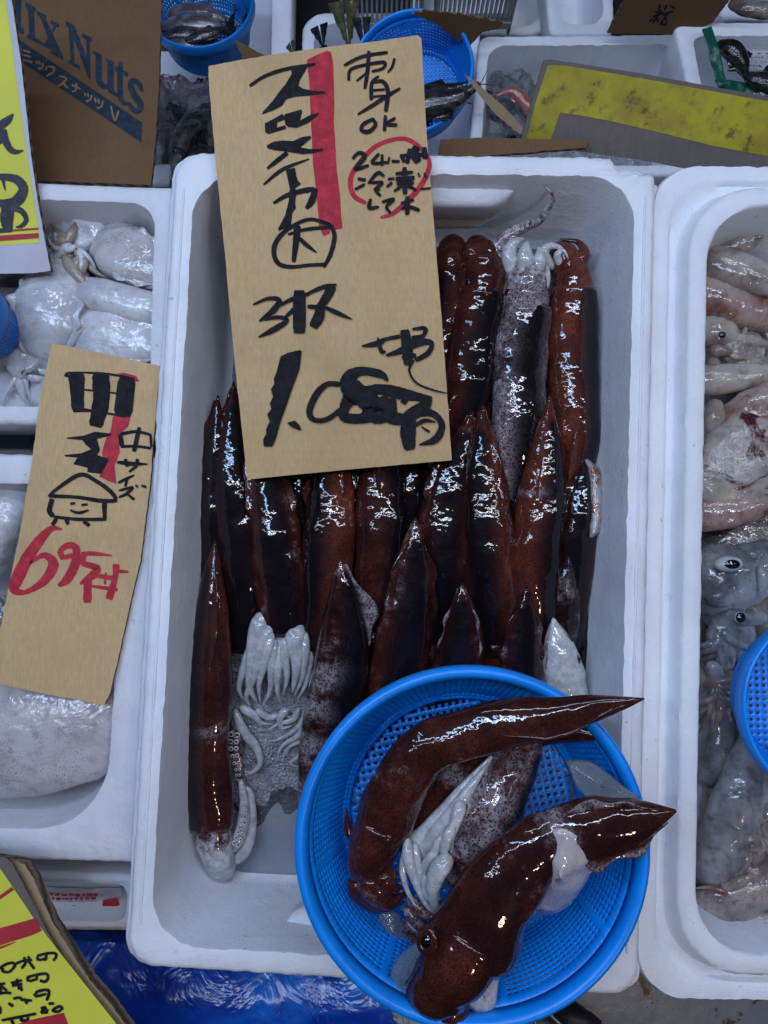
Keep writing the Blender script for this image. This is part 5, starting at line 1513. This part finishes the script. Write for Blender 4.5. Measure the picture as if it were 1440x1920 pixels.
# ------------------------------------------------------------------ things at the bottom edge
wrap = sheet("printed_wrapper", [(-200, 1655), (228, 1664), (228, 1734), (-200, 1730)], -.092, .006, 25, 'paper', 3, 30, 30)
tag(wrap, "white plastic wrapper with dark red print inside the low foam box", "wrapper")
PW = Plane((60, 1680, -.082), (200, 1680, -.082), (100, 1740, -.082))
ink = Ink(PW, 5.538, 0, 1600, off=0)
ink.poly([(1215, 460), (1300, 660), (1190, 735), (930, 690), (980, 640), (1060, 560), (1070, 485)])
for y, x0, x1 in ((430, 520, 1010), (470, 540, 1000), (560, 560, 960)):
    x = x0
    r = rnd(y)
    while x < x1:
        w = r.uniform(25, 60)
        S2 = ink.stroke((x, y + r.uniform(-4, 4)), (x + w, y + r.uniform(-8, 8)), w=r.uniform(18, 34), jit=.3)
        x += w + r.uniform(6, 22)
ink.done("red_print", 'red', wrap)
bag = sheet("blue_plastic_bag", [(130, 1742), (790, 1812), (790, 2060), (80, 2060)], -.088, .007, 9, 'bag', 5, 110, 60, zf=lambda u, v: .03 * math.sin(math.pi * min(1, v * 1.3)) * (1 - u * .6), thick=.0008)
tag(bag, "crumpled shiny blue plastic bag in front of the big foam box", "bag")
mb = MB()
rows = []
for j in range(17):
    th = math.pi * j / 16
    row = []
    for i in range(28):
        a = 2 * math.pi * i / 28
        c = P(985, 1925, -.110)
        nz = 1 + .25 * mnoise.noise(Vector((math.cos(a) * 2, math.sin(a) * 2, th * 2)))
        row.append(mb.vert(c + Vector((math.sin(th) * math.cos(a) * .055 * nz, math.sin(th) * math.sin(a) * .030 * nz, math.cos(th) * .024 * nz))))
    rows.append(row)
mb.grid(rows, closed=True)
o = fix_normals(mb.build("black_bag", M['black']))
tag(o, "black plastic bag lying on the grey platform below the basket", "bag")
def rod(a, b, r, name, label, mat='wire', cat="wire", group=None, parent=None):
    mb = MB()
    tube(mb, [a, (a + b) / 2, b], r, [(0, 1), (1, 1)], n=6, seg=8, flat=1, wob=0)
    o = fix_normals(mb.build(name, M[mat], parent=parent))
    if parent is None:
        tag(o, label, cat, group)
    return o
e = empty("wire_rack", P(960, 1900, -.137), "bent steel wire rack standing behind the black bag", "rack")
for k, (a, b) in enumerate((((930, 1880), (985, 1935)), ((1000, 1872), (1060, 1930)), ((960, 1868), (1010, 1925)), ((905, 1900), (940, 1870)))):
    rod(P(*a, -.080), P(*b, -.074), .0016, "wire", "", parent=e)

# ------------------------------------------------------------------ back rows, lower tier
zb = -.36
mb = MB()
c0, c1 = P(-500, 330, -.50), P(2000, -700, -.50)
mb.box((c0.x, c0.y, -.606), (c1.x, c1.y, -.50))
structure(mb.build("back_table", M['black'], smooth=False))
boxp = lambda wall, depth, r1=.012, r2=.02: rim_profile(wall=wall, depth=depth, r_out=r1, r_in=r2)
foam_box("foam box behind the big sign's top left with fish in a basket", [(-300, -520), (560, -520), (540, 348), (-300, 348)], zb, boxp(.026, .09), 'foam', 11)
foam_box("foam box behind the middle blue basket with fish tails sticking out", [(566, 22), (900, 22), (905, 330), (566, 330)], zb - .03, boxp(.016, .08, .03, .03), 'foam', 12)
foam_box("foam box with ice and a pink fish behind the yellow sleeve sign", [(898, 66), (1290, 62), (1300, 330), (876, 330)], zb + .03, boxp(.014, .09), 'foam', 13)
foam_box("foam box with green plastic and black fish at the top right corner", [(1262, 40), (1700, 40), (1700, 260), (1310, 260)], zb + .07, boxp(.018, .08, .012, .014), 'foam', 14)
foam_box("narrow foam box standing behind the ice box in the back row", [(1000, -260), (1150, -260), (1152, 66), (1030, 66)], zb - .02, boxp(.016, .07), 'foam', 15)
foam_box("foam box with rounded corner behind the brown torn flap", [(770, -60), (1032, -60), (1034, 64), (770, 64)], zb - .07, boxp(.012, .04, .03, .03), 'foam', 16)
foam_box("foam box at the far back right behind the kanji carton", [(1310, -260), (1480, -260), (1480, 36), (1352, 36)], zb, boxp(.016, .05), 'foam', 17)

basket("blue basket of dark fish behind the Mix Nuts carton", 372, 4, zb + .045, 110, .062, 'blue_deep', tilt=(math.radians(-9), 0), nang=90, nrow=9)
basket("blue basket with a dark fish behind the big sign's top right", 770, 134, zb + .05, 124, .06, 'blue', tilt=(math.radians(4), math.radians(-10)), nang=96, nrow=10)
GF = "dark fish in the left blue basket"
z1 = zb + .01
fish("grey fish with bright scales at the back of the left basket", [(300, 50, z1), (350, 42, z1 + .01), (400, 48, z1 + .01), (432, 62, z1)], 20, 'fish_silver', group=GF, seed=1)
fish("dark brown fish in front of the grey one in the left basket", [(296, 74, z1 + .008), (340, 62, z1 + .014), (385, 70, z1 + .012), (418, 84, z1 + .004)], 15, 'fish_dark', group=GF, seed=2)
fish("dark fish nearest the rim of the left basket", [(290, 92, z1 + .01), (330, 84, z1 + .016), (370, 88, z1 + .014), (402, 95, z1 + .006)], 12, 'fish_silver', group=GF, seed=3)
fish("small black fish with raised tail at the right of the left basket", [(440, 78, z1), (432, 60, z1 + .01), (434, 40, z1 + .02), (440, 22, z1 + .03)], 10, 'fish_black', group=GF, seed=4)
fish("thin black tail standing up inside the left basket's right side", [(455, 66, z1), (458, 50, z1 + .01), (461, 34, z1 + .02), (462, 20, z1 + .03)], 7, 'fish_black', group=GF, seed=5)
fish("grey fish lying deep at the back of the left basket", [(310, 24, z1 - .01), (355, 20, z1), (400, 28, z1), (440, 46, z1 - .008)], 18, 'fish_silver', group=GF, seed=14)
fish("brown fish crossing the others in the left basket", [(330, 88, z1 + .012), (370, 70, z1 + .02), (405, 58, z1 + .018), (430, 48, z1 + .01)], 12, 'fish_dark', group=GF, seed=15)
fish("dark fish curled low in the middle basket", [(690, 160, zb + .01), (750, 190, zb + .02), (820, 205, zb + .03), (872, 190, zb + .035)], 24, 'fish_black', seed=16, tail=.3, flat=.7)
fish("large dark fish lying across the front of the middle basket", [(700, 196, zb + .04), (780, 200, zb + .056), (850, 186, zb + .062), (900, 158, zb + .070)], 28, 'fish_dark', seed=6, tail=.5, flat=.8)
fish("second dark fish lying above the large one in the middle basket", [(710, 178, zb + .03), (780, 176, zb + .046), (840, 168, zb + .052), (884, 154, zb + .054)], 17, 'fish_black', seed=7, tail=.4)
fish("long grey fish on ice left of the big box's far corner", [(286, 180, -.40), (300, 240, -.375), (302, 300, -.37), (296, 380, -.38)], 17, 'fish_silver', seed=8, flat=.7, tail=0, fin=False)
fish("black fish pressed behind the curved one beside the big sign", [(320, 190, -.40), (345, 240, -.385), (350, 300, -.38), (345, 380, -.39)], 20, 'fish_black', seed=18, flat=.7, tail=0, fin=False)
fish("dark fish under the ice at the big box's far left corner", [(400, 250, -.40), (372, 290, -.385), (365, 330, -.38), (368, 380, -.39)], 20, 'fish_dark', seed=19, flat=.7, tail=0, fin=False)
sq = sheet("fish_heap", [(270, 150), (460, 150), (460, 360), (270, 360)], -.395, .020, 45, 'purple_flesh', 12, 50, 50)
tag(sq, "heap of purple grey wet fish skin under the ice left of the big sign", "fish heap", kind="stuff")
fish("curved dark fish bending around the ice beside the big sign", [(420, 205, -.39), (365, 232, -.37), (335, 280, -.36), (325, 350, -.36)], 22, 'fish_dark', seed=9, flat=.7, tail=0, fin=False)
tag(ice_heap("clear_ice", [(298, 172), (420, 172), (420, 345), (310, 345)], -.395, 3, 26, .009), "wet clear ice chunks between the Mix Nuts carton and the big sign", "ice", kind="stuff")
tag(ice_heap("clear_ice", [(925, 110), (990, 110), (985, 260), (925, 260)], zb - .02, 4, 60, .012), "clear ice chunks in the back foam box by the pink fish", "ice", kind="stuff")
tag(sheet("crushed_ice", [(912, 90), (1280, 90), (1290, 320), (900, 320)], zb - .04, .012, 40, 'ice', 8), "bed of ice in the back foam box", "ice", kind="stuff")
fish("pink fish curving over the ice in the back foam box", [(1010, 240, zb), (985, 195, zb + .012), (960, 172, zb + .016), (930, 180, zb + .012)], 13, 'fish_pink', seed=10, tail=.4, flat=.9)
wf = sheet("wrap_film", [(284, 168), (440, 168), (440, 350), (284, 350)], -.352, .010, 55, 'film', 21, 40, 40)
tag(wf, "crumpled clear plastic film over the dark fish beside the big sign", "plastic film")
# fish tails that stick up
def tail_fan(label, pts, spread, mat, seed):
    mb = MB()
    a = P(*pts[0]); b = P(*pts[1])
    R = spread * mpp(pts[1][2])
    tube(mb, [a, (a + b) / 2, b], R, [(0, .7), (.4, .30), (.6, .36), (1, .5)], n=14, seg=12, flat=.5, seed=seed)
    d = (b - a).normalized(); sd = d.cross(UP).normalized()
    for s in (-1, 1):
        rows = []
        for i in range(9):
            f = i / 8
            base = b + d * (b - a).length * .9 * f
            w0 = R * (.1 + .9 * f) * s; w1 = R * (.0 + .10 * f) * s
            jag = R * .15 * math.sin(i * 2.4)
            rows.append([mb.vert(base + sd * w0 + d * jag + UP * .001), mb.vert(base + sd * w1 + UP * .003), mb.vert(base + sd * w1 - UP * .002), mb.vert(base + sd * w0 + d * jag - UP * .001)])
        mb.grid(rows, closed=True)
    o = fix_normals(mb.build("fish", M[mat]))
    tag(o, label, "fish")
tail_fan("yellow green fish tail pointing up behind the big sign's top edge", [(664, 175, zb), (654, 88, zb + .03)], 30, 'fish_tail', 1)
tail_fan("black forked fish tail in front of the rounded foam box", [(614, 128, zb), (606, 88, zb + .03)], 18, 'fish_black', 2)
tail_fan("narrow dark tail beside the yellow green one behind the big sign", [(690, 160, zb), (684, 96, zb + .03)], 18, 'fish_dark', 5)
tail_fan("thin pale fish tail at the edge of the big sign's top", [(560, 128, zb), (552, 104, zb + .02)], 12, 'fish_tail', 3)

# torn cardboard pieces
def scrap(label, poly, pl, mat, seed, **k):
    return card(label, poly, pl, .003, mat, name="cardboard_scrap", cat="cardboard", seed=seed, jag=.8, **k)
scrap("torn brown flap lying over the rim of the middle blue basket", [(772, 26), (800, 20), (870, 28), (943, 43), (936, 54), (905, 60), (880, 88), (858, 76), (820, 46)], Plane((775, 30, zb + .09), (940, 45, zb + .07), (870, 85, zb + .05)), 'card_dark', 21)
scrap("pointed strip of torn carton beside the pink fish", [(870, 138), (905, 165), (945, 200), (985, 245), (975, 252), (930, 215), (900, 180)], Plane((870, 138, zb + .09), (985, 245, zb + .08), (930, 170, zb + .09)), 'card_tan', 22)
scrap("long flat strip of carton behind the far rim of the big box", [(826, 262), (900, 258), (1108, 263), (1100, 276), (820, 300)], Plane((830, 262, -.050), (1108, 263, -.050), (830, 300, -.05)), 'card_dark', 23)
scrap("small carton corner between the left basket and the big sign", [(438, 72), (470, 90), (495, 104), (470, 118), (455, 108)], Plane((438, 72, zb + .08), (495, 104, zb + .09), (455, 108, zb + .085)), 'card_dark', 24)
PK = Plane((1140, 62, zb + .06), (1270, 65, zb + .06), (1180, 0, zb + .10))
kc = scrap("brown carton with one handwritten kanji at the top right", [(1138, 62), (1180, -20), (1200, -60), (1420, -60), (1368, 0), (1335, 44), (1272, 66)], PK, 'card_dark', 25)
ink = Ink(PK, 3.4286, 1020, 0, off=.0004)
S = ink.stroke
for p in ([(715, 70), (750, 85)], [(745, 25), (735, 85), (715, 100)], [(700, 110), (770, 75)], [(755, 60), (700, 145)], [(720, 100), (735, 140)], [(790, 30), (775, 60)], [(810, 35), (840, 50)], [(760, 95), (830, 70)], [(800, 75), (745, 158)], [(780, 100), (785, 150), (760, 155)], [(680, 135), (700, 120)]):
    S(*p, w=13, jit=.1)
ink.done("black_lettering", 'ink', kc)

# green plastic, black fish and newspaper at the top right
g = sheet("green_plastic_film", [(1316, 55), (1335, 48), (1362, 160), (1346, 165)], zb + .085, .004, 40, 'green', 2, 12, 24, thick=.001)
tag(g, "strip of dark green plastic over the rim of the top right foam box", "plastic film")
g = sheet("green_plastic_film", [(1340, 150), (1420, 155), (1420, 175), (1350, 172)], zb + .075, .004, 40, 'green', 4, 16, 10, thick=.001)
tag(g, "green plastic under the black fish at the top right", "plastic film")
fish("black fish bent over itself in the top right foam box", [(1335, 85, zb + .07), (1370, 92, zb + .085), (1392, 120, zb + .085), (1400, 150, zb + .08)], 20, 'fish_black', seed=12, flat=.8, tail=.5)
fish("long black fish running out of the picture at the top right", [(1560, 175, zb + .06), (1480, 165, zb + .075), (1420, 150, zb + .08), (1385, 132, zb + .07)], 24, 'fish_black', seed=13, flat=.7, tail=.4)
news = sheet("newspaper", [(1385, 95), (1500, 95), (1500, 135), (1390, 130)], zb + .055, .003, 30, 'paper', 6, 16, 10, thick=.0006)
tag(news, "printed white sheet beside the black fish at the top right", "newspaper")
PN = Plane((1395, 100, zb + .062), (1440, 100, zb + .062), (1400, 125, zb + .062))
ink = Ink(PN, 3.4286, 1020, 0, off=0)
r = rnd(4)
for y in (345, 368, 400, 425):
    x = 1270
    while x < 1500:
        w = r.uniform(8, 24)
        if r.random() < .7:
            ink.stroke((x, y), (x + w, y + r.uniform(-4, 4)), w=r.uniform(4, 9), jit=.3)
        x += w + 6
ink.done("print", 'ink', news)
lump("grey fish lying in the far top right corner", [(1370, 4, zb + .04), (1410, 16, zb + .05), (1460, 20, zb + .05), (1520, 16, zb + .04)], 18, 'grey_brown', name="fish", cat="fish", seed=41)

# grey plastic crates with slots at the very top
def crate(label, x0, x1, y, z, n, rows_=1):
    a, b = P(x0, y, z), P(x1, y, z)
    e = empty("plastic_crate", Vector(((a.x + b.x) / 2, a.y, z - .12)), label, "crate", "grey slotted crates")
    wdt = b.x - a.x
    h = .05
    def bx(name, lo, hi):
        mb = MB(); mb.box(lo, hi)
        o = mb.build(name, M['crate'], parent=e, smooth=False)
        md = o.modifiers.new("bevel", 'BEVEL'); md.width = .0012; md.segments = 2
        return o
    bx("rim", (a.x, a.y - .004, z - .008), (b.x, a.y + .010, z + .002))
    bx("bottom_rail", (a.x, a.y - .004, z - h - .012), (b.x, a.y + .010, z - h))
    for k in range(n):
        x = a.x + wdt * k / (n - 1)
        w = wdt / n * .28
        bx("bar", (max(a.x, x - w), a.y - .003, z - h), (min(b.x, x + w), a.y + .006, z - .008))
    bx("back_wall", (a.x, a.y + .14, z - .10), (b.x, a.y + .15, z + .002))
    bx("side_wall", (a.x - .004, a.y + .0105, z - .10), (a.x, a.y + .15, z + .001))
    bx("side_wall", (b.x, a.y + .0105, z - .10), (b.x + .004, a.y + .15, z + .001))
crate("pale grey slotted crate at the top behind the fish tails", 640, 792, -14, zb + .02, 17)
crate("grey slotted crate at the top middle behind the torn flap", 830, 972, -16, zb + .02, 17)
